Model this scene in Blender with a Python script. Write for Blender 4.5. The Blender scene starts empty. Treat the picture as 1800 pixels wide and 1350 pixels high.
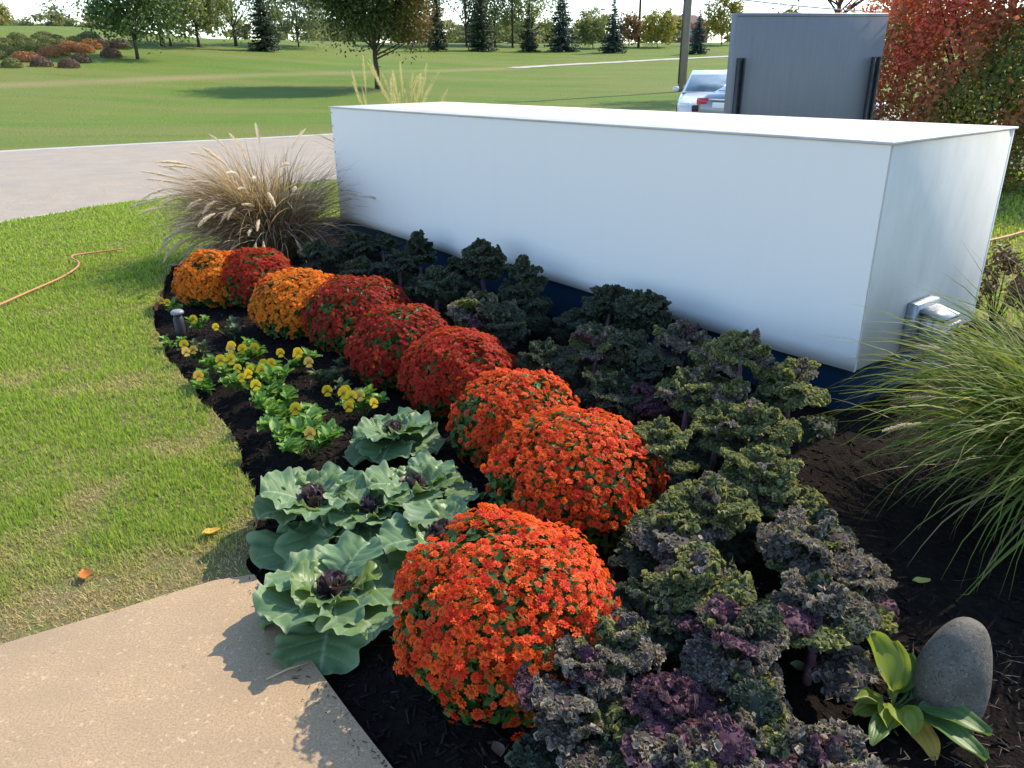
import bpy, math, random
import numpy as np
from mathutils import Matrix, Vector

random.seed(7)
RNG = np.random.default_rng(11)
S = bpy.context.scene
COL = S.collection
R = math.radians

# ------------------------------------------------------------------ camera
FPX, PITCH, ROLL, CAMH = 1360.5, 0.3868, 0.0118, 1.55      # focal length in 1800-px units
cam_d = bpy.data.cameras.new("camera")
cam = bpy.data.objects.new("camera", cam_d)
COL.objects.link(cam)
cam_d.sensor_width = 36.0
cam_d.lens = 36.0 * FPX / 1800.0
cam_d.clip_start = 0.05
cam_d.clip_end = 2000
cam.matrix_world = Matrix.Translation((0, 0, CAMH)) @ Matrix.Rotation(math.pi / 2 - PITCH, 4, 'X') @ Matrix.Rotation(-ROLL, 4, 'Z')
S.camera = cam

# ------------------------------------------------------------------ world, sun, exposure
SUN_AZ, SUN_EL = R(51.0), R(42.5)          # azimuth measured from +Y towards +X
w = bpy.data.worlds.new("World")
S.world = w
w.use_nodes = True
nt = w.node_tree
sky = nt.nodes.new("ShaderNodeTexSky")
sky.sky_type = 'NISHITA'
sky.sun_disc = False
sky.sun_elevation = SUN_EL
sky.sun_rotation = SUN_AZ
sky.air_density = 1.0
sky.dust_density = 0.35
sky.ozone_density = 2.0
nt.links.new(sky.outputs[0], nt.nodes["Background"].inputs[0])
nt.nodes["Background"].inputs[1].default_value = 0.15
sun_d = bpy.data.lights.new("sun", 'SUN')
sun_d.energy = 2.9
sun_d.angle = R(0.55)
sun_d.color = (1.0, 0.87, 0.70)
sun = bpy.data.objects.new("sun", sun_d)
COL.objects.link(sun)
sdir = Vector((math.sin(SUN_AZ) * math.cos(SUN_EL), math.cos(SUN_AZ) * math.cos(SUN_EL), math.sin(SUN_EL)))
sun.rotation_euler = sdir.to_track_quat('Z', 'Y').to_euler()
S.view_settings.view_transform = 'Standard'
S.view_settings.look = 'None'
S.view_settings.exposure = 1.38
S.view_settings.gamma = 1.0
S.cycles.max_bounces = 7
S.cycles.transparent_max_bounces = 8
S.cycles.use_denoising = True

# ------------------------------------------------------------------ helpers
def ray(px, py):
    u2, v2 = (px - 900) / FPX, (675 - py) / FPX
    c, s = math.cos(ROLL), math.sin(ROLL)
    u, v = u2 * c + v2 * s, -u2 * s + v2 * c
    return u, math.cos(PITCH) + v * math.sin(PITCH), -math.sin(PITCH) + v * math.cos(PITCH)

def at(px, py, z=0.0):
    """world point at height z"""
    dx, dy, dz = ray(px, py)
    t = (z - CAMH) / dz
    return Vector((dx * t, dy * t, z))

def atd(px, py, y):
    """world point at forward distance y"""
    dx, dy, dz = ray(px, py)
    t = y / dy
    return Vector((dx * t, y, CAMH + dz * t))

def depth_of(p):
    return p[1] * math.cos(PITCH) - (p[2] - CAMH) * math.sin(PITCH)

def mesh(name, V, F, mats=None, attrs=None, smooth=False, midx=None):
    me = bpy.data.meshes.new(name)
    V = np.asarray(V, dtype=np.float32).reshape(-1, 3)
    if isinstance(F, np.ndarray):
        F = [F]
    elif F and not isinstance(F[0], np.ndarray):
        by = {}
        for f in F:
            by.setdefault(len(f), []).append(f)
        F = [np.array(v, dtype=np.int32) for v in by.values()]
    loops = np.concatenate([f.reshape(-1) for f in F]).astype(np.int32)
    tot = np.concatenate([np.full(len(f), f.shape[1], dtype=np.int32) for f in F])
    start = np.concatenate([[0], np.cumsum(tot)[:-1]]).astype(np.int32)
    me.vertices.add(len(V))
    me.vertices.foreach_set("co", V.reshape(-1))
    me.loops.add(len(loops))
    me.loops.foreach_set("vertex_index", loops)
    me.polygons.add(len(tot))
    me.polygons.foreach_set("loop_start", start)
    me.polygons.foreach_set("loop_total", tot)
    if smooth:
        me.polygons.foreach_set("use_smooth", np.ones(len(tot), dtype=bool))
    if mats:
        for m in (mats if isinstance(mats, (list, tuple)) else [mats]):
            me.materials.append(m)
    if midx is not None:
        me.polygons.foreach_set("material_index", np.asarray(midx, dtype=np.int32))
    for k, a in (attrs or {}).items():
        at_ = me.attributes.new(k, 'FLOAT', 'POINT')
        at_.data.foreach_set("value", np.asarray(a, dtype=np.float32))
    me.update(calc_edges=True)
    return me

def ob(name, me, parent=None, loc=(0, 0, 0), rot=(0, 0, 0), scale=1.0):
    o = bpy.data.objects.new(name, me)
    COL.objects.link(o)
    o.location = loc
    o.rotation_euler = rot
    o.scale = (scale,) * 3 if not hasattr(scale, '__len__') else scale
    if parent:
        o.parent = parent
    return o

def tag(o, label, cat, group=None):
    o["label"] = label
    o["category"] = cat
    if group:
        o["group"] = group
    return o

def thing(name, label, cat, loc=(0, 0, 0), rz=0.0, group=None, scale=1.0):
    o = ob(name, None, None, loc, (0, 0, rz), scale)
    o.empty_display_size = 0.1
    return tag(o, label, cat, group)

def struct(o):
    o["kind"] = "structure"
    return o

def stuff(o):
    o["kind"] = "stuff"
    return o

class MB:
    """collects simple shapes into one mesh"""
    def __init__(s):
        s.V, s.F, s.M = [], [], []
    def add(s, V, F, m=0):
        n = len(s.V)
        s.V += [tuple(v) for v in V]
        s.F += [tuple(i + n for i in f) for f in F]
        s.M += [m] * len(F)
        return s
    def box(s, x0, x1, y0, y1, z0, z1, m=0, bev=0.0):
        if bev <= 0:
            V = [(x, y, z) for z in (z0, z1) for y in (y0, y1) for x in (x0, x1)]
            return s.add(V, [(0, 2, 3, 1), (4, 5, 7, 6), (0, 1, 5, 4), (2, 6, 7, 3), (0, 4, 6, 2), (1, 3, 7, 5)], m)
        b = bev
        V = []
        for z, i in ((z0, b), (z0 + b, 0), (z1 - b, 0), (z1, b)):
            V += [(x0 + b + i * 0, y0 + i, z), (x1 - b, y0 + i, z), (x1 - i, y0 + b, z), (x1 - i, y1 - b, z),
                  (x1 - b, y1 - i, z), (x0 + b, y1 - i, z), (x0 + i, y1 - b, z), (x0 + i, y0 + b, z)]
        F = [tuple(range(7, -1, -1)), tuple(range(24, 32))]
        for k in range(3):
            for j in range(8):
                F.append((k * 8 + j, k * 8 + (j + 1) % 8, k * 8 + 8 + (j + 1) % 8, k * 8 + 8 + j))
        return s.add(V, F, m)
    def tube(s, pts, rad, n=8, m=0, cap=True):
        pts = [Vector(p) for p in pts]
        rad = rad if hasattr(rad, '__len__') else [rad] * len(pts)
        V, F = [], []
        up = Vector((0.13, 0.31, 0.94))
        for i, p in enumerate(pts):
            t = (pts[min(i + 1, len(pts) - 1)] - pts[max(i - 1, 0)]).normalized()
            a = t.cross(up)
            if a.length < 1e-3:
                a = t.cross(Vector((1, 0, 0)))
            a.normalize()
            b = t.cross(a)
            for k in range(n):
                q = 2 * math.pi * k / n
                V.append(p + (a * math.cos(q) + b * math.sin(q)) * rad[i])
        for i in range(len(pts) - 1):
            for k in range(n):
                F.append((i * n + k, i * n + (k + 1) % n, (i + 1) * n + (k + 1) % n, (i + 1) * n + k))
        if cap:
            F.append(tuple(range(n - 1, -1, -1)))
            F.append(tuple(range((len(pts) - 1) * n, len(pts) * n)))
        return s.add(V, F, m)
    def lathe(s, prof, n=16, m=0, c=(0, 0)):
        V, F = [], []
        for r, z in prof:
            for k in range(n):
                q = 2 * math.pi * k / n
                V.append((c[0] + r * math.cos(q), c[1] + r * math.sin(q), z))
        for i in range(len(prof) - 1):
            for k in range(n):
                F.append((i * n + k, i * n + (k + 1) % n, (i + 1) * n + (k + 1) % n, (i + 1) * n + k))
        F.append(tuple(range((len(prof) - 1) * n, len(prof) * n)))
        return s.add(V, F, m)
    def obj(s, name, mats, parent=None, smooth=False, loc=(0, 0, 0), rot=(0, 0, 0), scale=1.0):
        return ob(name, mesh(name, s.V, regroup(s.F, s.M)[0], mats, smooth=smooth, midx=regroup(s.F, s.M)[1]), parent, loc, rot, scale)

def regroup(F, M):
    by = {}
    for f, m in zip(F, M):
        by.setdefault(len(f), []).append((f, m))
    Fs, Ms = [], []
    for v in by.values():
        Fs.append(np.array([a for a, _ in v], dtype=np.int32))
        Ms += [b for _, b in v]
    return Fs, Ms

def vnoise(x, y, seed=0):
    """smooth value noise, 0..1"""
    x, y = np.asarray(x, float), np.asarray(y, float)
    xi, yi = np.floor(x), np.floor(y)
    def h(a, b):
        q = np.sin(a * 127.1 + b * 311.7 + seed * 74.7) * 43758.5453
        return q - np.floor(q)
    fx, fy = x - xi, y - yi
    fx, fy = fx * fx * (3 - 2 * fx), fy * fy * (3 - 2 * fy)
    return (h(xi, yi) * (1 - fx) + h(xi + 1, yi) * fx) * (1 - fy) + (h(xi, yi + 1) * (1 - fx) + h(xi + 1, yi + 1) * fx) * fy

def fbm(x, y, seed=0):
    return (vnoise(x, y, seed) + .5 * vnoise(x * 2.1, y * 2.1, seed + 1) + .25 * vnoise(x * 4.3, y * 4.3, seed + 2)) / 1.75

def inside(px, py, poly):
    px, py = np.asarray(px, float), np.asarray(py, float)
    r = np.zeros(px.shape, bool)
    n = len(poly)
    for i in range(n):
        x1, y1 = poly[i][:2]
        x2, y2 = poly[(i + 1) % n][:2]
        if y1 == y2:
            continue
        c = ((y1 > py) != (y2 > py)) & (px < (x2 - x1) * (py - y1) / (y2 - y1) + x1)
        r ^= c
    return r

def dist_line(px, py, pts):
    px, py = np.asarray(px, float), np.asarray(py, float)
    d = np.full(px.shape, 1e9)
    for (x1, y1), (x2, y2) in zip(pts[:-1], pts[1:]):
        ex, ey = x2 - x1, y2 - y1
        t = np.clip(((px - x1) * ex + (py - y1) * ey) / max(ex * ex + ey * ey, 1e-9), 0, 1)
        d = np.minimum(d, np.hypot(px - x1 - t * ex, py - y1 - t * ey))
    return d

def unit(v):
    return v / np.maximum(np.linalg.norm(v, axis=-1, keepdims=True), 1e-9)

def frames(n_dir, rng=RNG):
    """random frames whose local Z is n_dir: (n,3,3) columns X,Y,Z"""
    z = unit(n_dir)
    a = unit(np.cross(z, unit(rng.normal(size=z.shape))))
    b = np.cross(z, a)
    return np.stack([a, b, z], axis=-1)

def scatter(PV, PF, M, L, sc):
    """copies of a small prototype: M (n,3,3), L (n,3), sc (n,) or (n,3)"""
    sc = np.asarray(sc, float)
    if sc.ndim == 1:
        sc = sc[:, None]
    PV = np.asarray(PV, float)
    V = np.einsum('nij,nkj->nki', M, PV[None] * sc[:, None, :]) + L[:, None, :]
    out = []
    for f in (PF if isinstance(PF, list) else [PF]):
        f = np.asarray(f)
        out.append((f[None] + (np.arange(len(M)) * len(PV))[:, None, None]).reshape(-1, f.shape[1]).astype(np.int32))
    return V.reshape(-1, 3), out

LEAF_V = np.array([(0, -.5, 0), (.28, -.1, .07), (0, .5, -.04), (-.28, -.1, .07)])
LEAF_F = np.array([(0, 1, 2), (0, 2, 3)])

# ------------------------------------------------------------------ materials
def base_mat(name):
    m = bpy.data.materials.new(name)
    m.use_nodes = True
    t = m.node_tree
    return m, t, t.nodes["Principled BSDF"], t.nodes["Material Output"]

def rgba(c):
    return (c[0], c[1], c[2], 1.0)

def mix(t, a, b, fac, mode='MIX'):
    n = t.nodes.new("ShaderNodeMix")
    n.data_type = 'RGBA'
    n.blend_type = mode
    for sock, v in ((n.inputs[0], fac), (n.inputs[6], a), (n.inputs[7], b)):
        if isinstance(v, bpy.types.NodeSocket):
            t.links.new(v, sock)
        elif hasattr(v, '__len__'):
            sock.default_value = rgba(v)
        else:
            sock.default_value = v
    return n.outputs[2]

def mathn(t, op, a, b=0.0, clamp=False):
    n = t.nodes.new("ShaderNodeMath")
    n.operation = op
    n.use_clamp = clamp
    for sock, v in ((n.inputs[0], a), (n.inputs[1], b)):
        if isinstance(v, bpy.types.NodeSocket):
            t.links.new(v, sock)
        else:
            sock.default_value = v
    return n.outputs[0]

def noise(t, scale, detail=4, rough=.6, world=False, stretch=None):
    n = t.nodes.new("ShaderNodeTexNoise")
    n.inputs["Scale"].default_value = scale
    n.inputs["Detail"].default_value = detail
    n.inputs["Roughness"].default_value = rough
    if world:
        v = t.nodes.new("ShaderNodeNewGeometry").outputs["Position"]
    else:
        v = t.nodes.new("ShaderNodeTexCoord").outputs["Object"]
    if stretch:
        mp = t.nodes.new("ShaderNodeMapping")
        mp.inputs["Scale"].default_value = stretch
        t.links.new(v, mp.inputs[0])
        v = mp.outputs[0]
    t.links.new(v, n.inputs["Vector"])
    return n.outputs["Fac"]

def ramp(t, fac, lo, hi):
    n = t.nodes.new("ShaderNodeMapRange")
    n.inputs[1].default_value = lo
    n.inputs[2].default_value = hi
    t.links.new(fac, n.inputs[0])
    return n.outputs[0]

def bump(t, p, h, strength, dist):
    b = t.nodes.new("ShaderNodeBump")
    b.inputs["Strength"].default_value = strength
    b.inputs["Distance"].default_value = dist
    t.links.new(h, b.inputs["Height"])
    t.links.new(b.outputs[0], p.inputs["Normal"])

def attr(t, name):
    n = t.nodes.new("ShaderNodeAttribute")
    n.attribute_name = name
    return n.outputs["Fac"]

def pmat(name, c, rough=.6, spec=.3, c2=None, nscale=8, lo=.4, hi=.6, bs=0, bscale=40, bd=.01, metallic=0, world=False, coat=0, stretch=None):
    m, t, p, o = base_mat(name)
    p.inputs["Base Color"].default_value = rgba(c)
    p.inputs["Roughness"].default_value = rough
    p.inputs["Specular IOR Level"].default_value = spec
    p.inputs["Metallic"].default_value = metallic
    p.inputs["Coat Weight"].default_value = coat
    p.inputs["Coat Roughness"].default_value = .05
    if c2 is not None:
        f = ramp(t, noise(t, nscale, 5, .65, world, stretch), lo, hi)
        t.links.new(mix(t, c, c2, f), p.inputs["Base Color"])
    if bs:
        bump(t, p, noise(t, bscale, 4, .6, world), bs, bd)
    return m

def leafmat(name, a, b, c=None, transl=.35, rough=.5, spec=.25, d=None, nscale=30, tcol=None, bumpy=0):
    """a..b by per-piece random, c by the 'fac' attribute, d by fine noise"""
    m, t, p, o = base_mat(name)
    oi = t.nodes.new("ShaderNodeObjectInfo")
    r = mathn(t, 'FRACT', mathn(t, 'ADD', attr(t, "rnd"), oi.outputs["Random"]))
    colr = mix(t, a, b, r)
    if d is not None:
        colr = mix(t, colr, d, ramp(t, noise(t, nscale, 3), .45, .65))
    if c is not None:
        colr = mix(t, colr, c, mathn(t, 'MINIMUM', attr(t, "fac"), 1.0, True))
    t.links.new(colr, p.inputs["Base Color"])
    p.inputs["Roughness"].default_value = rough
    p.inputs["Specular IOR Level"].default_value = spec
    if bumpy:
        bump(t, p, noise(t, bumpy, 3), .5, .004)
    tr = t.nodes.new("ShaderNodeBsdfTranslucent")
    t.links.new(mix(t, colr, tcol or (1, 1, .55), 1.0, 'MULTIPLY') if tcol is None else mix(t, colr, tcol, .5), tr.inputs["Color"])
    ms = t.nodes.new("ShaderNodeMixShader")
    ms.inputs[0].default_value = transl
    t.links.new(p.outputs[0], ms.inputs[1])
    t.links.new(tr.outputs[0], ms.inputs[2])
    t.links.new(ms.outputs[0], o.inputs[0])
    return m

# white sheet metal, slightly dirty; near end also greyed to carry its shade
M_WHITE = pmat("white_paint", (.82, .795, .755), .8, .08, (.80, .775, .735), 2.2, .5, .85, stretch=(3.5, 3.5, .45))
M_WHITE_END = pmat("white_paint_end_shade", (.62, .605, .565), .85, .05, (.53, .525, .475), 3.0, .4, .7, stretch=(2, 2, .7))  # shade of the end face mixed into the paint as grey, plus mottled stains
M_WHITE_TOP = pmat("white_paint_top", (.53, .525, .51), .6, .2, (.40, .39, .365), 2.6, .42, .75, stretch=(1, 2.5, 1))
M_BLUE = pmat("blue_paint", (.006, .030, .070), .75, .12, (.010, .033, .062), 5)
M_GREYSIGN = pmat("grey_sign_paint", (.155, .165, .185), .5, .4, (.125, .135, .15), 3.5, .3, .75, stretch=(5, 5, .6))
M_DARKSTEEL = pmat("dark_steel", (.03, .035, .035), .5, .4, (.05, .05, .048), 20)
M_GALV = pmat("galvanised_metal", (.33, .36, .39), .42, .5, (.24, .26, .28), 30, metallic=.55)
M_CONCRETE = None

def concrete(name, c, c2, c3, agg=260):
    m, t, p, o = base_mat(name)
    f1 = ramp(t, noise(t, 2.2, 5, .6, True), .35, .7)
    f2 = ramp(t, noise(t, agg, 2, .5, True), .42, .62)
    f3 = ramp(t, noise(t, agg * .45, 2, .5, True), .62, .72)
    f4 = ramp(t, noise(t, agg * .18, 3, .7, True), .66, .74)
    col = mix(t, c, c2, f1)
    col = mix(t, col, (c[0] * .62, c[1] * .60, c[2] * .58), mathn(t, 'MULTIPLY', f2, .75))
    col = mix(t, col, c3, mathn(t, 'MULTIPLY', f3, .75))
    col = mix(t, col, (c[0] * .4, c[1] * .38, c[2] * .36), mathn(t, 'MULTIPLY', f4, .55))
    f7 = ramp(t, noise(t, 1.1, 4, .7, True, (1, 1.8, 1)), .48, .70)
    col = mix(t, col, (c[0] * .62, c[1] * .66, c[2] * .74), mathn(t, 'MULTIPLY', f7, .6))
    t.links.new(col, p.inputs["Base Color"])
    p.inputs["Roughness"].default_value = .85
    p.inputs["Specular IOR Level"].default_value = .2
    bump(t, p, noise(t, agg, 3, .6, True), .35, .003)
    return m

M_WALK = concrete("walk_concrete", (.42, .300, .175), (.33, .24, .145), (.52, .385, .25), 170)
M_ROAD = concrete("road_concrete", (.37, .315, .245), (.30, .258, .205), (.40, .345, .275), 60)
M_KERB = concrete("kerb_concrete", (.50, .47, .42), (.42, .39, .35), (.5, .47, .42), 120)
M_SOIL = pmat("soil", (.010, .008, .007), .95, .05, (.020, .015, .012), 30, .4, .7, bs=.8, bscale=90, bd=.02, world=True)
M_EDGE = pmat("cut_soil", (.10, .07, .048), .95, .1, (.04, .027, .02), 25, .4, .6, bs=.6, bscale=60, bd=.02, world=True)
M_MULCH = leafmat("mulch", (.008, .0065, .006), (.019, .0145, .0125), (.085, .065, .055), transl=0.0, rough=.9, spec=.1)
M_STRAW = leafmat("straw", (.20, .15, .105), (.09, .065, .050), None, transl=.2)

def lawn_mat(name, near):
    m, t, p, o = base_mat(name)
    f1 = ramp(t, noise(t, .35 if near else .09, 4, .6, True), .35, .68)
    f2 = ramp(t, noise(t, 9 if near else 1.3, 4, .7, True), .3, .7)
    f3 = ramp(t, noise(t, .06, 3, .6, True, (1, 5, 1)), .40, .62)
    col = mix(t, (.095, .165, .020), (.16, .20, .035), f1)
    col = mix(t, col, (.065, .115, .015), mathn(t, 'MULTIPLY', f2, .45))
    if near:
        col = mix(t, (.13, .17, .04), (.20, .16, .075), ramp(t, noise(t, 14, 5, .7, True), .3, .55))
    if not near:
        f6 = ramp(t, noise(t, .5, 4, .65, True), .3, .7)
        col = mix(t, col, (.125, .20, .03), mathn(t, 'MULTIPLY', f6, .4))
        f5 = ramp(t, noise(t, .25, 3, .6, True, (.35, 2.2, 1)), .35, .65)
        col = mix(t, col, (.085, .17, .022), mathn(t, 'MULTIPLY', f5, .5))
        col = mix(t, col, (.185, .175, .055), mathn(t, 'MULTIPLY', f3, .6))
        col = mix(t, col, (.26, .215, .10), attr(t, "fac"))
    t.links.new(col, p.inputs["Base Color"])
    p.inputs["Roughness"].default_value = .85
    p.inputs["Specular IOR Level"].default_value = .1
    bump(t, p, noise(t, 60 if near else 9, 4, .7, True), .8, .03 if near else .12)
    return m

M_LAWN = lawn_mat("lawn_turf", True)
M_FIELD = lawn_mat("field_grass", False)
M_BLADE = leafmat("grass_blade", (.22, .36, .04), (.40, .49, .095), (.62, .47, .25), transl=.5, rough=.55)
M_PATH = pmat("dirt_path", (.21, .185, .075), .9, .1, (.14, .16, .045), .35, world=True)
M_PATHC = pmat("concrete_path", (.45, .42, .36), .9, .1, (.36, .34, .28), .6, world=True)

# ------------------------------------------------------------------ lie of the land
NEAR_PX = [(0, 390), (100, 373), (200, 356), (300, 343), (380, 334)]
FAR_PX = [(0, 265), (120, 259), (250, 252), (400, 245), (520, 239)]
near_pts = [(p.x, p.y) for p in (at(*q) for q in NEAR_PX)]
far_pts = [(p.x, p.y) for p in (at(*q) for q in FAR_PX)]
near_pts = [(-60, -55), (-30, -24), (-14, -4.5)] + near_pts + [(-1.2, 13.6), (3.0, 15.6), (9, 17.2), (18, 19), (40, 22), (90, 26)]
far_pts = [(-60, -38), (-36, -10), (-22, 6)] + far_pts + [(0.5, 25.6), (7, 28.2), (16, 30.4), (40, 33.5), (90, 38)]
near_pts.sort()
far_pts.sort()
def near_y(x):
    return np.interp(x, [p[0] for p in near_pts], [p[1] for p in near_pts])
def far_y(x):
    return np.interp(x, [p[0] for p in far_pts], [p[1] for p in far_pts])
OFF = [0, 6, 12, 20, 30, 45, 62, 80, 100, 130, 500, 1500]
OFZ = [0, .05, .18, .5, 1.05, 2.0, 3.2, 4.45, 5.0, 5.2, 7.0, 9.0]
def land(x, y):
    o = y - far_y(x)
    bank = 1.0 * np.clip((-np.asarray(x) - 36) / 9, 0, 1) * np.clip((np.asarray(y) - 58) / 30, 0, 1)
    return bank + np.interp(o, OFF, OFZ) + .10 * (vnoise(np.asarray(x) * .05, np.asarray(y) * .05, 3) - .5) * np.clip(np.asarray(o) / 15, 0, 1)
def on_land(px, py):
    dx, dy, dz = ray(px, py)
    t = 16.0
    while t < 900:
        x, y, z = dx * t, dy * t, CAMH + dz * t
        if y > far_y(x) and z <= float(land(x, y)):
            break
        t += .1
    return Vector((dx * t, dy * t, float(land(dx * t, dy * t))))

track = [(p.x, p.y) for p in (on_land(*q) for q in [(-60, 152), (100, 147), (250, 140), (420, 133), (600, 128), (790, 124), (900, 120)])]
xs = np.concatenate([np.linspace(-400, -64, 20), np.linspace(-60, 60, 240), np.linspace(64, 400, 20)])
offs = np.concatenate([[-90, -.16, -.15], np.linspace(0, 110, 170)[0:], np.linspace(120, 1200, 16)])
gx, go = np.meshgrid(xs, offs)
gy = far_y(gx) + go
gz = np.where(go < -.155, -.35, land(gx, gy))
gz = np.where(go < -.1, np.where(go < -.155, -.35, -.02), gz)
gfac = np.clip(1.25 - dist_line(gx, gy, track) / 1.3, 0, 1) * (.35 + .6 * fbm(gx * .3, gy * .3, 61))
gfac = np.maximum(gfac, .5 * np.clip(1 - go / 1.5, 0, 1) * (go > -.01) * fbm(gx * .8, gy * .8, 63))
nr, nc = gx.shape
ii = np.arange((nr - 1) * nc).reshape(nr - 1, nc)[:, :-1].reshape(-1)
gF = np.stack([ii, ii + 1, ii + nc + 1, ii + nc], axis=1)
struct(ob("ground", mesh("ground", np.stack([gx, gy, gz], -1).reshape(-1, 3), gF, M_FIELD, {"fac": gfac.reshape(-1)}, smooth=True)))

# road with rolled kerbs
rx = np.linspace(-58, 80, 150)
ny, fy = near_y(rx), far_y(rx)
rows = [(ny, -.022), (ny * .65 + fy * .35, .0), (ny * .35 + fy * .65, .0), (fy - .15, -.022)]
V = np.concatenate([np.stack([rx, a, np.full_like(rx, z)], -1) for a, z in rows])
n = len(rx)
ii = np.concatenate([np.arange(n - 1) + k * n for k in range(3)])
struct(ob("road", mesh("road", V, np.stack([ii, ii + 1, ii + n + 1, ii + n], 1), M_ROAD)))
def kerb(name, yy, sgn):
    prof = [(0, -.2), (0, -.018), (.05 * sgn, .002), (.16 * sgn, .010), (.16 * sgn, -.2)]
    V = np.concatenate([np.stack([rx, yy + o, np.full_like(rx, z)], -1) for o, z in prof])
    ii = np.concatenate([np.arange(n - 1) + k * n for k in range(len(prof) - 1)])
    struct(ob(name, mesh(name, V, np.stack([ii, ii + 1, ii + n + 1, ii + n], 1), M_KERB)))
kerb("kerb", ny, -1)
kerb("kerb", fy - .16, 1)

# bed outline (garden bed), walk and lawn
BED_L = [(300, 470), (285, 510), (268, 558), (285, 610), (312, 652), (345, 692), (385, 735), (412, 778), (432, 830), (446, 885), (446, 940), (440, 985), (447, 1012)]
bed_left = [(p.x, p.y) for p in (at(*q) for q in BED_L)]
WALK_T = [(447, 1012), (380, 1022), (290, 1048), (200, 1077), (100, 1106), (0, 1136), (-150, 1185), (-400, 1275)]
walk_top = [(p.x, p.y) for p in (at(*q) for q in WALK_T)]
WALK_R = [(447, 1012), (500, 1090), (560, 1180), (620, 1262), (690, 1352), (770, 1460)]
walk_right = [(p.x, p.y) for p in (at(*q) for q in WALK_R)]
wl = walk_top[-1]
walk_poly = [(wl[0] - 1.5, wl[1] - .7), (wl[0] - 1.5, -2.0), (walk_right[-1][0] + 1.2, -2.0)] + walk_right[::-1] + walk_top[1:]
bed_back = [(3.9, -2), (4.4, 1.0), (4.2, 3.3), (3.3, 4.55), (2.3, 5.6), (1.2, 7.2), (-.2, 8.9), (-1.6, 9.2), (-2.6, 8.4), (-2.9, 7.4)]
lawn_poly = [(-30, -2)] + [(wl[0] - 1.5, -2), (wl[0] - 1.5, wl[1] - .7)] + walk_top[::-1] + bed_left[::-1][1:] + bed_back[::-1] + [(30, -2)]
lx = np.linspace(30, -13, 60)
lawn_poly += [(float(a), float(near_y(a)) - .15) for a in lx]
# densify the bed edge with a little wobble
def dens(pts, step, wob, seed):
    out = []
    for (x1, y1), (x2, y2) in zip(pts[:-1], pts[1:]):
        k = max(1, int(math.hypot(x2 - x1, y2 - y1) / step))
        for i in range(k):
            f = i / k
            q = (vnoise(np.array(x1 + (x2 - x1) * f) * 9, np.array(y1 + (y2 - y1) * f) * 9, seed) - .5) * wob
            out.append((x1 + (x2 - x1) * f + float(q), y1 + (y2 - y1) * f + float(q) * .4))
    out.append(pts[-1])
    return out
def smooth_pts(pts, k=6):
    P = [Vector((p[0], p[1], 0)) for p in pts]
    out = []
    for i in range(len(P) - 1):
        p0, p1, p2, p3 = P[max(i - 1, 0)], P[i], P[i + 1], P[min(i + 2, len(P) - 1)]
        for j in range(k):
            t = j / k
            q = .5 * ((2 * p1) + (p2 - p0) * t + (2 * p0 - 5 * p1 + 4 * p2 - p3) * t * t + (3 * p1 - p0 - 3 * p2 + p3) * t ** 3)
            out.append((q.x, q.y))
    out.append((pts[-1][0], pts[-1][1]))
    return out
bed_edge = dens(smooth_pts(bed_left), .04, .035, 5)
walk_edge = dens(smooth_pts(walk_top), .05, .02, 8)
lawn_poly = [(-30, -2), (wl[0] - 1.5, -2), (wl[0] - 1.5, wl[1] - .7)] + walk_edge[::-1] + bed_edge[::-1][1:] + bed_back[::-1] + [(30, -2)] + [(float(a), float(near_y(a)) - .15) for a in lx]

import bmesh
def slab(name, poly, ztop, zbot, mtop, mside, kindf=struct):
    bm = bmesh.new()
    vt = [bm.verts.new((x, y, ztop)) for x, y in poly]
    f = bm.faces.new(vt)
    if f.normal.z < 0 or True:
        f.normal_update()
        if f.normal.z < 0:
            f.normal_flip()
    vb = [bm.verts.new((x, y, zbot)) for x, y in poly]
    k = len(poly)
    for i in range(k):
        g = bm.faces.new((vt[i], vt[(i + 1) % k], vb[(i + 1) % k], vb[i]))
        g.material_index = 1
    bmesh.ops.triangulate(bm, faces=[f])
    me = bpy.data.meshes.new(name)
    bm.to_mesh(me)
    bm.free()
    me.materials.append(mtop)
    me.materials.append(mside)
    return kindf(ob(name, me))
slab("lawn", lawn_poly, 0.0, -.12, M_LAWN, M_EDGE)
slab("concrete_walk", walk_poly, .006, -.14, M_WALK, M_WALK)

# the garden bed: dark soil, gently heaped
bx = np.linspace(-3.4, 4.8, 190)
by = np.linspace(-2.1, 9.6, 260)
GX, GY = np.meshgrid(bx, by)
edge_line = bed_left + []
dl = np.minimum(dist_line(GX, GY, bed_edge[::4] + [bed_edge[-1]]), dist_line(GX, GY, walk_right))
def bed_z_raw(x, y, d):
    return -.045 + .05 * np.clip(d / .25, 0, 1) + .028 * (fbm(x * 7, y * 7, 2) - .5) + .012 * (vnoise(x * 28, y * 28, 6) - .5)
GZ = bed_z_raw(GX, GY, dl)
out = ~inside(GX, GY, bed_edge + walk_right[1:] + [(.8, -2)] + bed_back)
GZ = np.where(out & (dl > .03), -.09, GZ)
nr, nc = GX.shape
ii = np.arange((nr - 1) * nc).reshape(nr - 1, nc)[:, :-1].reshape(-1)
struct(ob("garden_bed", mesh("garden_bed", np.stack([GX, GY, GZ], -1).reshape(-1, 3), np.stack([ii, ii + 1, ii + nc + 1, ii + nc], 1), M_SOIL, smooth=True)))
bed_poly = bed_edge + walk_right[1:] + [(.8, -2)] + bed_back
def bed_z(x, y):
    d = min(float(dist_line(np.array([x]), np.array([y]), bed_edge[::4])[0]), float(dist_line(np.array([x]), np.array([y]), walk_right)[0]))
    return float(bed_z_raw(np.array(x), np.array(y), d))

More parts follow.
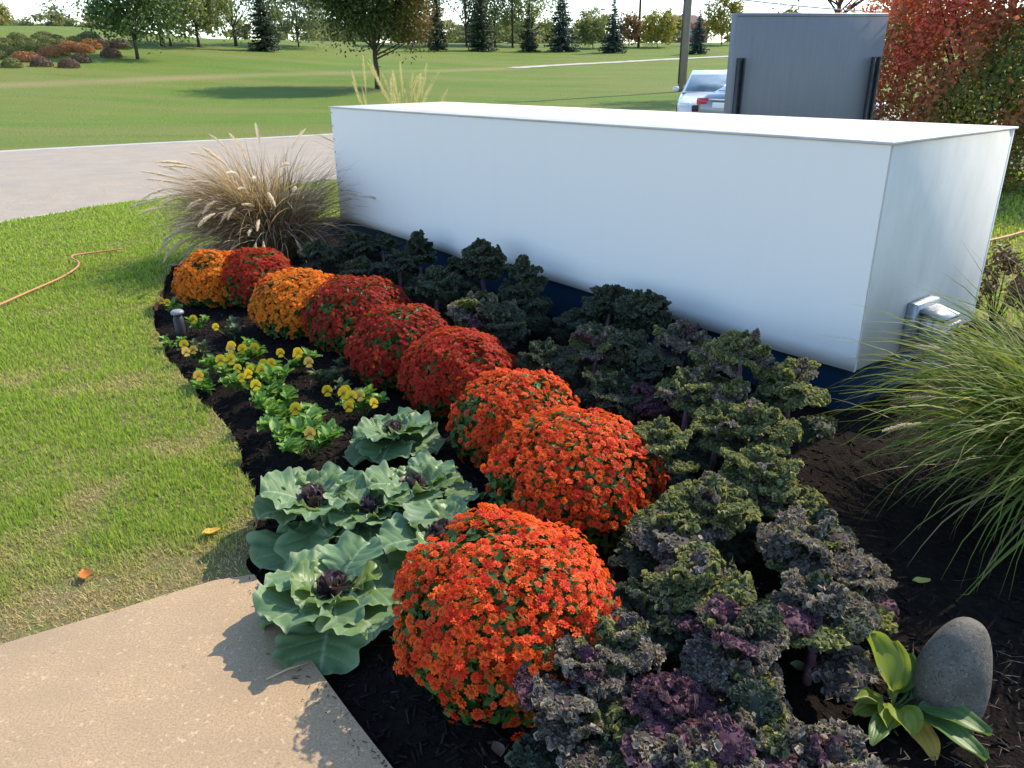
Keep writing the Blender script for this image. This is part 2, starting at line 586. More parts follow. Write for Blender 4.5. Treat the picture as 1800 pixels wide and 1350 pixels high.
# mulch: thousands of bark chips
nch = 30000
k = RNG.random(nch)
cy = 1.0 + 7.5 * k ** 1.9
cx = RNG.uniform(-3.1, 4.0, nch)
cx = np.where(RNG.random(nch) < .35, RNG.uniform(-2.6, .3, nch), cx)
ok = inside(cx, cy, bed_poly) & (np.abs(cx) < cy * .75 + 1.2)
cx, cy = cx[ok], cy[ok]
dd = np.minimum(dist_line(cx, cy, bed_edge[::4]), dist_line(cx, cy, walk_right))
ok = dd > .015
cx, cy, dd = cx[ok], cy[ok], dd[ok]
cz = bed_z_raw(cx, cy, dd) + .004
n = len(cx)
CH_V = np.array([(-.5, -.2, -.12), (.5, -.14, -.12), (.42, .2, -.12), (-.5, .14, -.12), (-.42, -.14, .12), (.46, -.1, .12), (.36, .16, .12), (-.44, .1, .12)])
CH_F = np.array([(3, 2, 1, 0), (4, 5, 6, 7), (0, 1, 5, 4), (1, 2, 6, 5), (2, 3, 7, 6), (3, 0, 4, 7)])
nd = np.stack([RNG.normal(0, .45, n), RNG.normal(0, .45, n), np.ones(n)], 1)
sc = np.stack([RNG.uniform(.012, .05, n), RNG.uniform(.010, .028, n), RNG.uniform(.008, .02, n)], 1)
V, F = scatter(CH_V, CH_F, frames(nd), np.stack([cx, cy, cz], 1), sc)
chf = np.clip(RNG.normal(-.25, .4, n), 0, 1)
chf = chf * np.clip(1.3 - dd * 1.1, .12, 1.0)
o = stuff(ob("bark_mulch", mesh("bark_mulch", V, F, M_MULCH, {"rnd": np.repeat(RNG.random(n), 8), "fac": np.repeat(chf, 8)})))
tag(o, "dark shredded bark mulch covering the flower bed", "mulch")
n = 90
t0 = RNG.random(n) ** 1.0
wr = np.array(walk_right)
kx = np.minimum((t0 * (len(wr) - 1)).astype(int), len(wr) - 2)
fx = t0 * (len(wr) - 1) - kx
pp = wr[kx] * (1 - fx)[:, None] + wr[kx + 1] * fx[:, None]
sh = np.abs(RNG.normal(0, .035, n)) + .008
pos = np.stack([pp[:, 0] - sh * .85, pp[:, 1] - sh * .5, np.full(n, .010)], 1)
V, F = scatter(CH_V, CH_F, frames(np.stack([RNG.normal(0, .1, n), RNG.normal(0, .1, n), np.ones(n)], 1)), pos, np.stack([RNG.uniform(.004, .016, n), RNG.uniform(.003, .007, n), RNG.uniform(.003, .006, n)], 1))
o = stuff(ob("spilled_mulch", mesh("spilled_mulch", V, F, M_MULCH, {"rnd": np.repeat(RNG.random(n), 8), "fac": np.repeat(RNG.random(n) * .5, 8)})))
tag(o, "crumbs of bark mulch spilled along the edge of the concrete walk", "mulch")
# fine litter: straw bits and twigs lying in the bed, front right
n = 900
lx_ = np.where(RNG.random(n) < .6, RNG.uniform(.9, 1.9, n), RNG.uniform(-.1, 2.2, n))
ly_ = np.where(lx_ > .9, RNG.uniform(1.1, 1.75, n), RNG.uniform(1.15, 2.4, n))
ok = inside(lx_, ly_, bed_poly)
lx_, ly_ = lx_[ok], ly_[ok]
n = len(lx_)
nd = np.stack([RNG.normal(0, .15, n), RNG.normal(0, .15, n), np.ones(n)], 1)
sc = np.stack([RNG.uniform(.012, .05, n), RNG.uniform(.002, .006, n), RNG.uniform(.003, .006, n)], 1)
V, F = scatter(CH_V, CH_F, frames(nd), np.stack([lx_, ly_, np.full(n, .03)], 1), sc)
o = stuff(ob("dry_litter", mesh("dry_litter", V, F, M_STRAW, {"rnd": np.repeat(RNG.random(n), 8)})))
tag(o, "dry straw and twig litter on the mulch near the stone", "litter")

# short lawn grass, blade by blade where it is near
def lawn_blades(n, gen, hmin, hmax, wmul):
    x, y = gen(n)
    ok = inside(x, y, lawn_poly) & (x > -.82 * y - 1.2)
    x, y = x[ok], y[ok]
    n = len(x)
    dw = dist_line(x, y, walk_edge[::3])
    db = dist_line(x, y, bed_edge[::4])
    dry = np.clip(1.2 - dw / .34, 0, 1) * .9 + np.clip(1 - db / .10, 0, 1) * .35
    dry = dry * (.45 + 1.1 * fbm(x * 6, y * 6, 21)) + 1.15 * np.clip(fbm(x * 2.3, y * 2.3, 31) - .60, 0, 1) * 1.9 * np.clip(2.2 - (y - 1.6) * .45, .15, 1.4)
    dry += RNG.normal(0, .16, n)
    bare = ((dw < .26) & (fbm(x * 9, y * 9, 44) > .52) | (dw < .05 + .20 * np.clip((x + 1.15) / .4, 0, 1))) & (RNG.random(n) < .7)
    x, y, dry = x[~bare], y[~bare], dry[~bare]
    n = len(x)
    h = RNG.uniform(hmin, hmax, n) * (1 - .45 * np.clip(dry, 0, 1)) * (.7 + .6 * vnoise(x * 5, y * 5, 9))
    a = RNG.uniform(0, 2 * math.pi, n)
    lean = np.abs(RNG.normal(.35, .3, n)) + .5 * np.clip(dry, 0, 1)
    b = a + RNG.normal(math.pi / 2, .4, n)
    wd = wmul * np.clip(y / 2.2, .8, 4) * RNG.uniform(.7, 1.3, n)
    base = np.stack([x, y, np.full(n, -.004)], 1)
    wv = np.stack([np.cos(b), np.sin(b), np.zeros(n)], 1) * wd[:, None]
    tip = base + np.stack([np.cos(a) * np.sin(lean), np.sin(a) * np.sin(lean), np.cos(np.minimum(lean, 1.35))], 1) * h[:, None]
    mid = base * .5 + tip * .5
    mid[:, 2] += h * .12
    V = np.stack([base - wv, base + wv, mid + wv * .8, mid - wv * .8, tip], 1).reshape(-1, 3)
    i0 = np.arange(n) * 5
    F = [np.stack([i0, i0 + 1, i0 + 2, i0 + 3], 1), np.stack([i0 + 3, i0 + 2, i0 + 4], 1)]
    fac = np.repeat(np.clip(dry, 0, 1), 5)
    rnd = np.repeat(np.clip(.2 + .6 * fbm(x * 1.3, y * 1.3, 51) + RNG.normal(0, .22, n), 0, .99), 5)
    return mesh("lawn_grass", V, F, M_BLADE, {"rnd": rnd, "fac": fac})
def gen_left(n):
    y = 1.45 + 10.5 * RNG.random(n) ** 1.75
    x = -RNG.uniform(-.05, 1.0, n) * (y * .80 + .55) + .05
    return x, y
def gen_right(n):
    return RNG.uniform(2.4, 9, n), RNG.uniform(4.4, 12, n)
o = stuff(ob("lawn_grass", lawn_blades(360000, gen_left, .018, .042, .0017)))
tag(o, "short green lawn grass with dry patches left of the flower bed", "grass")
o = stuff(ob("lawn_grass", lawn_blades(40000, gen_right, .03, .06, .0028)))
tag(o, "short green lawn grass behind the right end of the white box", "grass")

# pale track across the far field
def strip(name, pix, wid, m):
    pts = [on_land(*q) for q in pix]
    P = smooth_pts([(p.x, p.y) for p in pts], 10)
    V = []
    for i, (x, y) in enumerate(P):
        x2, y2 = P[min(i + 1, len(P) - 1)]
        x1, y1 = P[max(i - 1, 0)]
        d = Vector((x2 - x1, y2 - y1, 0)).normalized()
        nn = Vector((-d.y, d.x, 0))
        ww = wid * (.8 + .4 * random.random())
        for s in (-1, 1):
            q = Vector((x, y, 0)) + nn * s * ww
            V.append((q.x, q.y, float(land(q.x, q.y)) + .03))
    F = [(2 * i, 2 * i + 1, 2 * i + 3, 2 * i + 2) for i in range(len(P) - 1)]
    struct(ob(name, mesh(name, V, F, m)))
strip("field_path", [(900, 120), (1000, 114), (1100, 109), (1190, 104), (1290, 99)], .7, M_PATHC)

# ------------------------------------------------------------------ the white box on its blue plinth
BAZ, BL, BD, BZT, BZB = -.6617, 5.1184, 1.209, 1.2446, .25
BC = Vector((1.5557, 3.2765, 0))
a_dir = Vector((math.sin(BAZ), math.cos(BAZ), 0))
b_dir = Vector((math.cos(BAZ), -math.sin(BAZ), 0))
box_far = BC + a_dir * BL
box_rz = math.atan2(-a_dir.y, -a_dir.x)
box = thing("sign_box", "long white sheet metal box on a low dark blue plinth", "box", box_far, box_rz)
# front panel: gently oil-canned sheet with an uneven lower lip
NX, NZ = 90, 14
xs_, zs_ = np.linspace(0, BL, NX), np.linspace(0, 1, NZ)
X, Zt = np.meshgrid(xs_, zs_)
sag = .010 * np.sin(X * 2.3 + .6) + .012 * (vnoise(X * 3.1, X * 0 + .5, 4) - .5) - .014 * np.exp(-((X - 2.15) / .28) ** 2)
Zb = BZB + .004 + sag * (1 - Zt) ** 3
Z = Zb + (BZT - BZB - .004) * Zt
Y = -.0035 * (fbm(X * 1.6, Zt * 1.7, 12) - .5) - .012 * np.exp(-((X - 2.15) / .3) ** 2) * (1 - Zt) ** 2
V = np.stack([X, Y, Z], -1).reshape(-1, 3)
ii = np.arange((NZ - 1) * NX).reshape(NZ - 1, NX)[:, :-1].reshape(-1)
F = np.stack([ii, ii + 1, ii + NX + 1, ii + NX], 1)
V2 = V + np.array([0, .018, 0])
low = np.arange(NX - 1)
F2 = np.stack([low + 1, low, low + len(V), low + 1 + len(V)], 1)
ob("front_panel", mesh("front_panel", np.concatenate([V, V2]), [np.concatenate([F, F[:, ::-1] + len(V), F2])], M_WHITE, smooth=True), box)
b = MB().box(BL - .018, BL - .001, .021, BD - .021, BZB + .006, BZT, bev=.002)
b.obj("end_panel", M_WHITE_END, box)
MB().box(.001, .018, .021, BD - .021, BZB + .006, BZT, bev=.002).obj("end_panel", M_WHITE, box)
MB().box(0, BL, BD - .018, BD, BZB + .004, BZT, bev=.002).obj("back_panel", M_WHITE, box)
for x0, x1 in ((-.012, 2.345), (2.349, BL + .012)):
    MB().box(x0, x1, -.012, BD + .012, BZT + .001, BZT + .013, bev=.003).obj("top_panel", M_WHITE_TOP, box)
MB().box(.02, BL - .02, .022, BD - .022, BZB + .008, BZB + .02).obj("bottom_panel", M_DARKSTEEL, box)
MB().box(.06, BL - .06, .06, BD - .06, -.12, BZB + .006, bev=.004).obj("plinth", M_BLUE, box)
riv = mesh("rivet", *(lambda q: (q.V, q.F))(MB().lathe([(.007, 0), (.007, .002), (.004, .005), (.001, .0055)], 8)), M_GALV)
for k in range(9):
    ob("rivet", riv, box, (.022, -.003, BZB + .06 + k * .112), (math.pi / 2, 0, 0))
# outlet box on the end panel
eb = thing("outlet_box", "grey weatherproof electrical outlet box on the end of the white box", "outlet", box_far + b_dir * .40 - a_dir * BL, box_rz)
eb.location.z = .225
MB().box(.001, .055, 0, .22, .04, .28, bev=.006).obj("back_plate", M_GALV, eb)
MB().box(.056, .125, .03, .19, .07, .23, bev=.014).obj("housing", M_GALV, eb)
o = MB()
o.add([(.056, .02, .24), (.056, .20, .24), (.165, .20, .215), (.165, .02, .215), (.056, .02, .255), (.056, .20, .255), (.168, .20, .23), (.168, .02, .23)],
      [(0, 3, 2, 1), (4, 5, 6, 7), (0, 1, 5, 4), (1, 2, 6, 5), (2, 3, 7, 6), (3, 0, 4, 7)])
o.obj("lid", M_GALV, eb)
MB().tube([(.08, .11, .075), (.08, .11, .0), (.03, .11, -.03)], .014, 10).obj("conduit", M_GALV, eb, True)
MB().tube([(.1, .2, .13), (.13, .3, .16), (.10, .36, .10), (.03, .37, .03)], .007, 8).obj("cable", pmat("white_cable", (.6, .6, .58), .5), eb, True)

# ------------------------------------------------------------------ grey sign seen from behind
SY = 9.2
sl, sr = atd(1297, 18, SY), atd(1563, 27, SY + .35)
sgn = thing("sign_board", "grey sign panel seen from behind with two dark upright channels", "sign", ((sl.x + sr.x) / 2, (sl.y + sr.y) / 2, 0), math.atan2(sr.y - sl.y, sr.x - sl.x))
hw = math.hypot(sr.x - sl.x, sr.y - sl.y) / 2
zt = (sl.z + sr.z) / 2
MB().box(-hw, hw, 0, .14, .28, zt, bev=.01).obj("panel", M_GREYSIGN, sgn)
MB().box(-hw, hw, -.004, -.001, zt - .035, zt - .03).obj("seam", M_DARKSTEEL, sgn)
for sx in (-hw + .075, hw - .10):
    q = MB()
    q.box(sx - .04, sx - .03, -.07, -.005, -.1, zt - .45)
    q.box(sx + .03, sx + .04, -.07, -.005, -.1, zt - .45)
    q.box(sx - .03, sx + .03, -.02, -.005, -.1, zt - .45)
    q.obj("channel_post", M_DARKSTEEL, sgn)

# ------------------------------------------------------------------ chrysanthemums
def flower_proto(seed):
    """a small double daisy: two rings of petals and a centre"""
    r = random.Random(seed)
    V, F, fac = [], [], []
    for ring, (cnt, r0, r1, wd, z0, z1) in enumerate(((11, .12, .5, .105, .0, .03), (8, .07, .34, .09, .05, .15))):
        for k in range(cnt):
            a = 2 * math.pi * (k + r.uniform(-.2, .2) + ring * .4) / cnt
            ca, sa = math.cos(a), math.sin(a)
            q = len(V)
            l = r1 * r.uniform(.88, 1.08)
            dz = r.uniform(-.05, .05)
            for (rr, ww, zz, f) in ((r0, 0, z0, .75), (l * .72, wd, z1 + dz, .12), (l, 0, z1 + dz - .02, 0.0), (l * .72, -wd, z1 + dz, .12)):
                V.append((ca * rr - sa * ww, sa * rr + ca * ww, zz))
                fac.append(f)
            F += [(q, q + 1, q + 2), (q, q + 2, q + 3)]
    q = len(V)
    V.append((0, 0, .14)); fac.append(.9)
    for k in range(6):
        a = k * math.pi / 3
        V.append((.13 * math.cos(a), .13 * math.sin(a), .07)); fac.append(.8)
    F += [(q, q + 1 + k, q + 1 + (k + 1) % 6) for k in range(6)]
    return np.array(V), np.array(F), np.array(fac)
FP = [flower_proto(s) for s in range(4)]
M_MUMLEAF = leafmat("mum_leaf", (.035, .085, .016), (.075, .15, .03), None, transl=.3, rough=.5)
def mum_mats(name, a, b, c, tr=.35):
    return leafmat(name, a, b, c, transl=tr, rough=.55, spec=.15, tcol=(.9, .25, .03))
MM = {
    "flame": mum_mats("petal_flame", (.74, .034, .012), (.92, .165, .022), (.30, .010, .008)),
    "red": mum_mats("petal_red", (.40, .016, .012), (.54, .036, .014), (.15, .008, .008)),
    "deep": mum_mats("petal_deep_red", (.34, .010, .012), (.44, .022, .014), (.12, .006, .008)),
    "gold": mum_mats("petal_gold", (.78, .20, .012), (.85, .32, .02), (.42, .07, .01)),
}
FMESH = {k: [mesh("flower", v, f, m, {"fac": fc}) for v, f, fc in FP] for k, m in MM.items()}

def mum(px, py, wpx, hk, tone, label, fd, nind, zc=.19, cover=.55, seed=1):
    rng = np.random.default_rng(seed)
    c = at(px, py, zc)
    r = wpx / 2 * depth_of(c) / FPX
    rz = r * hk
    zc = max(rz * .62, .1)
    c = at(px, py, zc)
    root = thing("chrysanthemum", label, "flower", (c.x, c.y, 0), 0, "chrysanthemums in a row through the bed")
    # foliage
    n = int(2600 * max(.5, min(1.4, (r / .25) ** 2)))
    d = unit(rng.normal(size=(n, 3)))
    d = d[d[:, 2] > -.75]
    n = len(d)
    lump = 1 + .05 * np.sin(d[:, 0] * 7 + seed) * np.cos(d[:, 1] * 6 + seed) + .09 * (vnoise(d[:, 0] * 2.4 + seed, d[:, 1] * 2.4 + d[:, 2] * 2, seed + 3) - .5)
    rad = rng.uniform(.70, .985, n) ** .6 * lump
    L = d * rad[:, None] * np.array([r, r, rz])
    L[:, 2] += zc
    keep = L[:, 2] > .015
    d, L = d[keep], L[keep]
    n = len(L)
    nd = unit(d + rng.normal(0, .55, (n, 3)) + np.array([0, 0, .35]))
    V, F = scatter(LEAF_V, LEAF_F, frames(nd, rng), L, rng.uniform(.028, .05, n))
    rn = np.repeat(rng.random(n), 4)
    # woody, leafy heart so that no light leaks through
    u, v = np.meshgrid(np.linspace(0, 2 * math.pi, 20, endpoint=False), np.linspace(-.95, 1.5, 9))
    core = np.stack([np.cos(u) * np.cos(v) * r * .74, np.sin(u) * np.cos(v) * r * .74, np.maximum(zc + np.sin(v) * rz * .74, .0)], -1).reshape(-1, 3)
    ii = np.arange(8 * 20)
    cf = np.stack([ii, (ii // 20) * 20 + (ii + 1) % 20, (ii // 20 + 1) * 20 + (ii + 1) % 20, ii + 20], 1)
    stuff(ob("foliage", mesh("foliage", np.concatenate([V, core]), F + [cf + len(V)], M_MUMLEAF, {"rnd": np.concatenate([rn, np.zeros(len(core))])}), root))
    MB().tube([(0, 0, -.03), (.004, 0, zc * .6)], [.012, .008], 7).obj("stem", M_MUMLEAF, root)
    # flowers, spaced by rejection on the dome
    P, D = [], []
    cand = unit(rng.normal(size=(20000, 3)))
    vol = vnoise(cand[:, 0] * 2.6 + seed, cand[:, 1] * 2.6 + cand[:, 2] * 1.7, seed)
    pr = np.maximum(np.clip((cand[:, 2] + cover * .55) / .5, 0, 1), .05) * np.clip((.15 if tone == "flame" else .5) + 2.6 * (vol - .28), .03, 1)
    cand = cand[rng.random(len(cand)) < pr]
    arr = np.zeros((0, 3))
    md = fd * (.66 if tone == "flame" else .56)
    for q in cand:
        pos = q * np.array([r, r, rz]) * (1 + .05 * math.sin(q[0] * 7 + seed) * math.cos(q[1] * 6 + seed) + .09 * (float(vnoise(q[0] * 2.4 + seed, q[1] * 2.4 + q[2] * 2, seed + 3)) - .5)) * rng.uniform(.93, 1.07)
        if pos[2] + zc < .03:
            continue
        if len(arr) and np.min(np.sum((arr - pos) ** 2, 1)) < md * md:
            continue
        arr = np.vstack([arr, pos])
        D.append(q)
        if len(D) > 1500:
            break
    D = np.array(D)
    arr[:, 2] += zc
    nrm = unit(unit(D * np.array([1, 1, r / rz])) + rng.normal(0, .38, D.shape) + np.array([0, 0, .25]))
    tocam = np.linalg.norm(arr + np.array([c.x, c.y, 0]) - np.array([0, 0, CAMH]), axis=1)
    facing = np.sum(unit(np.array([-c.x, -c.y, CAMH]) - arr) * unit(D), 1)
    order = np.argsort(tocam - 3 * (facing > .05))
    ind, rest = order[:nind], order[nind:]
    fr = frames(nrm, rng)
    for i in ind:
        M = Matrix([list(fr[i][0]) + [arr[i][0]], list(fr[i][1]) + [arr[i][1]], list(fr[i][2]) + [arr[i][2]], [0, 0, 0, 1]])
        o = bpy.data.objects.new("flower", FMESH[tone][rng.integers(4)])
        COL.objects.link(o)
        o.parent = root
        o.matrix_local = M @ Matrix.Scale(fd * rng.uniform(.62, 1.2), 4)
    if len(rest):
        Vs, Fs, A, Bq = [], [], [], []
        off = 0
        for kx in range(4):
            sel = rest[kx::4]
            if not len(sel):
                continue
            pv, pf, pc = FP[kx]
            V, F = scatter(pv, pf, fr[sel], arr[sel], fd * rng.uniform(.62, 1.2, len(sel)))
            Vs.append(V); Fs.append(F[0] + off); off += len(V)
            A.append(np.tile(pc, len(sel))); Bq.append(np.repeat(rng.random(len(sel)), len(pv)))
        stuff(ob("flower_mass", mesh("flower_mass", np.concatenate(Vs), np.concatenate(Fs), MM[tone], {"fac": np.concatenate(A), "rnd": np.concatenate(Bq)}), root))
    return root

MUMS = [
    (378, 498, 132, .85, "gold", "golden orange chrysanthemum at the far end of the row by the lawn", .036, 150, .55),
    (455, 497, 138, .86, "red", "small red chrysanthemum squeezed between the two golden orange ones", .030, 0, .5),
    (528, 541, 168, .80, "gold", "golden orange chrysanthemum third from the far end of the row", .036, 170, .35),
    (629, 560, 185, .80, "deep", "dark red chrysanthemum just nearer than the golden orange ones", .030, 0, .35),
    (711, 618, 195, .82, "deep", "dark red chrysanthemum in the middle of the row, fifth from either end", .031, 0, .4),
    (806, 664, 205, .82, "red", "red chrysanthemum with green skirt behind the topmost cabbage", .032, 0, .35),
    (905, 748, 232, .84, "flame", "orange red chrysanthemum third from the front, half shaded", .031, 300, .3),
    (1007, 848, 305, .82, "flame", "wide orange chrysanthemum second from the front of the row", .032, 300, .12),
    (890, 1085, 398, .84, "flame", "largest orange red chrysanthemum at the front of the row", .034, 300, .15),
]
for i, (px, py, wp, hk, tone, lab, fd, ni, cov) in enumerate(MUMS):
    mum(px, py, wp, hk, tone, lab, fd, ni, cover=cov, seed=20 + i)

# ------------------------------------------------------------------ leaves in general
def sheet(nt_, ns_, fn):
    """grid leaf: fn(t, s) -> (V, fac)"""
    T, Sx = np.meshgrid(np.linspace(0, 1, nt_), np.linspace(-1, 1, ns_), indexing='ij')
    V, fac = fn(T, Sx)
    ii = np.arange((nt_ - 1) * ns_).reshape(nt_ - 1, ns_)[:, :-1].reshape(-1)
    return V.reshape(-1, 3), np.stack([ii, ii + 1, ii + ns_ + 1, ii + ns_], 1), fac.reshape(-1)

def midrib(T, L, a0, a1, pw=1.2):
    """curve in the YZ plane; angle from vertical goes a0 -> a1"""
    t = T[:, 0]
    ang = a0 + (a1 - a0) * t ** pw
    dt = np.gradient(t)
    y = np.cumsum(np.sin(ang) * dt) * L
    z = np.cumsum(np.cos(ang) * dt) * L
    y -= y[0]; z -= z[0]
    return y[:, None], z[:, None], ang[:, None]

def kale_leaf(seed, L=.24, W=.085, a0=.35, a1=1.7):
    r = np.random.default_rng(seed)
    ph = r.uniform(0, 6.28, 12)
    def fn(T, Sx):
        y, z, ang = midrib(T, L, a0, a1)
        stalk = np.clip((T - .20) / .16, 0, 1)
        stalk = stalk * stalk * (3 - 2 * stalk)
        wp = .045 + stalk * np.sqrt(np.clip(1 - ((T - .60) / .42) ** 2, 0, 1) * .9 + .1 * (T < .985))
        sg = np.sign(Sx)
        lobes = 1 + .15 * np.sin(T * 21 + ph[0] + sg * 1.3)
        half = W * wp * lobes
        e = np.abs(Sx)
        rf = stalk * np.clip((e + .10) / 1.1, 0, 1) ** 1.2
        U, W2 = T * 24 + seed * 3.1, Sx * 5.0 + seed * 1.7
        k1 = 3.4 * (vnoise(U, W2, 1) - .5) + 1.4 * (vnoise(U * 1.9, W2 * 1.9, 2) - .5)
        k2 = 3.0 * (vnoise(U, W2, 3) - .5)
        k3 = 3.0 * (vnoise(U, W2, 4) - .5)
        k1 = k1 + .5 * np.sin(T * 130 + ph[1] + sg * ph[2]) * np.clip((e - .6) / .4, 0, 1)
        # the blade bows down at the sides, its fringe curls back up
        nrm = .0125 * rf * k1 - .055 * (half / W) * e ** 2 * W / .085 * (.75 + .35 * np.sin(T * 8 + ph[8])) + .018 * stalk * np.clip((e - .7) / .3, 0, 1) ** 2
        x = Sx * half * (1 - .10 * e) + .0085 * rf * k2
        ty = .0085 * rf * k3
        nn = nrm
        V = np.stack([x, y + np.sin(ang) * ty - np.cos(ang) * nn, z + np.sin(ang) * nn + np.cos(ang) * ty], -1)
        fac = np.clip((e - .25) / .75, 0, 1) * stalk * np.clip(.35 + .75 * k1, 0, 1)
        return V, fac
    V, F, fac = sheet(46, 15, fn)
    # the parsley-like curls: small cupped lobes crowded towards the rim
    G = V.reshape(46, 15, 3)
    n = int(330 * (L / .24) ** .8)
    ti = r.uniform(.30, .985, n) * 45
    e = r.uniform(0, 1, n) ** .55
    si = (e * np.where(r.random(n) < .5, -1, 1) + 1) * 7
    si = np.clip(si, 0, 13.98)
    a, b = ti.astype(int), si.astype(int)
    fa, fb = (ti - a)[:, None], (si - b)[:, None]
    P = (G[a, b] * (1 - fa) + G[a + 1, b] * fa) * (1 - fb) + (G[a, b + 1] * (1 - fa) + G[a + 1, b + 1] * fa) * fb
    nr_ = unit(np.cross(G[a, b + 1] - G[a, b], G[a + 1, b] - G[a, b]))
    nd = unit(nr_ * .8 + r.normal(0, .65, (n, 3)))
    cupv = np.array([(0, -.5, .16), (.48, -.18, -.02), (.40, .38, .14), (-.40, .38, .14), (-.48, -.18, -.02), (0, .05, -.14)])
    cupf = np.array([(0, 1, 5), (1, 2, 5), (2, 3, 5), (3, 4, 5), (4, 0, 5)])
    V2, F2 = scatter(cupv, cupf, frames(nd, r), P + nr_ * .004, r.uniform(.014, .027, n) * (.6 + .5 * e))
    fl = np.clip(.15 + .75 * r.random(n) ** 1.3 * (.35 + .65 * e), 0, 1)
    fl6 = np.repeat(fl, 6).reshape(n, 6)
    fl6[:, 5] *= .25
    return np.concatenate([V, V2]), [F, F2[0] + len(V)], np.concatenate([fac * .35, fl6.reshape(-1)])

KV = [kale_leaf(100 + i, .24, .085 + .012 * (i % 3), .25 + .12 * (i % 4), 1.35 + .22 * (i % 3)) for i in range(8)]
KT = [kale_leaf(200 + i, .15, .055, .1 + .1 * i, .75 + .2 * i) for i in range(4)]          # young top leaves
M_KALE = [
    leafmat("kale_green", (.050, .078, .030), (.090, .125, .042), (.60, .58, .26), transl=.45, rough=.6, spec=.2, d=(.060, .070, .040), nscale=45),
    leafmat("kale_purple", (.050, .044, .036), (.075, .078, .044), (.62, .53, .44), transl=.35, rough=.65, spec=.2, d=(.070, .040, .060), nscale=40),
    leafmat("kale_dark", (.036, .058, .032), (.060, .085, .045), (.15, .17, .10), transl=.28, rough=.65, spec=.2, d=(.04, .038, .042), nscale=45),
    leafmat("kale_maroon", (.085, .030, .058), (.12, .055, .075), (.25, .16, .17), transl=.25, rough=.65, spec=.2),
]
M_STALK = pmat("kale_stalk", (.13, .055, .10), .45, .4, (.20, .13, .15), 20)
M_STALKG = pmat("kale_stalk_green", (.10, .12, .06), .5, .3, (.12, .07, .08), 20)
KM = [[mesh("leaf", v, f, m, {"fac": fc}, smooth=True) for v, f, fc in KV] for m in M_KALE]
KMT = [[mesh("leaf", v, f, m, {"fac": fc}, smooth=True) for v, f, fc in KT] for m in M_KALE]

def kale(px, py, h, n, size, tone, label, seed, loc=None, top=.45, purple=True, up=0.0):
    """h: height of the crown; leaves spiral up a stout stalk"""
    r = random.Random(seed)
    if loc is None:
        p = at(px, py, h * .72)
        loc = (p.x, p.y)
    z0 = bed_z(loc[0], loc[1])
    root = thing("kale_plant", label, "kale", (loc[0], loc[1], z0), r.uniform(0, 6.28), "curly kale plants in the bed")
    hs = max(.06, h - .12 * size)
    bend = (r.uniform(-.03, .03), r.uniform(-.03, .03))
    pts = [(0, 0, -.03), (bend[0] * .4, bend[1] * .4, hs * .5), (bend[0], bend[1], hs)]
    MB().tube(pts, [.015 * size, .013 * size, .008 * size], 8).obj("stalk", M_STALK if purple else M_STALKG, root, True)
    nlow = max(3, n // 5)
    for k in range(n + nlow):
        low = k < nlow
        f = 0 if low else (k - nlow) / max(n - 1, 1)
        a = k * 2.39996 + r.uniform(-.3, .3)
        zz = hs * (r.uniform(.25, .6) if low else top + (1 - top) * f ** .8)
        young = f > .62
        src = (KMT if young else KM)[2 if (low and tone == 0) else (tone if r.random() > .42 else (r.choice((3, 0, 0, 0, 2)) if tone == 1 else (r.choice((0, 1)) if tone == 0 else tone)))]
        s = size * (.92 if low else (.74 - .12 * f if not young else .92 - .25 * f)) * r.uniform(.78, 1.18)
        o = bpy.data.objects.new("leaf", r.choice(src))
        COL.objects.link(o)
        o.parent = root
        tilt = (.30 if low else .42 - .5 * f) * (0 if young else 1) + r.uniform(-.2, .2) - up
        o.matrix_local = Matrix.Translation((bend[0] * zz / hs, bend[1] * zz / hs, zz - .04 * s)) @ Matrix.Rotation(a, 4, 'Z') @ Matrix.Rotation(-tilt, 4, 'X') @ Matrix.Rotation(r.uniform(-.35, .35), 4, 'Y') @ Matrix.Scale(s, 4)
    return root

def front_line(px, py, off):
    """ground point in front of the white box's long face seen in pixel column px, and the height of row py there"""
    nrm = -b_dir
    dx, dy, dz = ray(px, py)
    P0 = BC + nrm * off
    t = (P0.dot(nrm)) / (dx * nrm.x + dy * nrm.y)
    return (dx * t, dy * t), CAMH + dz * t

TALL = [
    (736, 392, 9, .62, 2, "smallest tall dark kale top against the white box, leftmost of the five", .25),
    (848, 398, 14, .85, 2, "broad tall dark kale against the white box, second from left of the five", .30),
    (916, 428, 12, .72, 2, "tall dark kale leaning right against the white box, third of the five", .30),
    (1066, 476, 13, .80, 2, "flat-topped tall kale with bare purple stalk against the white box", .30),
    (1142, 486, 14, .86, 2, "tall kale rightmost of the five against the white box", .32),
]
for i, (px, py, n_, sz, tn, lab, off) in enumerate(TALL):
    loc, h = front_line(px, py, off)
    kale(0, 0, h - bed_z(*loc) - .02, n_ + 8, sz * 1.35, tn, lab, 300 + i, loc=loc, top=.62, up=.35)

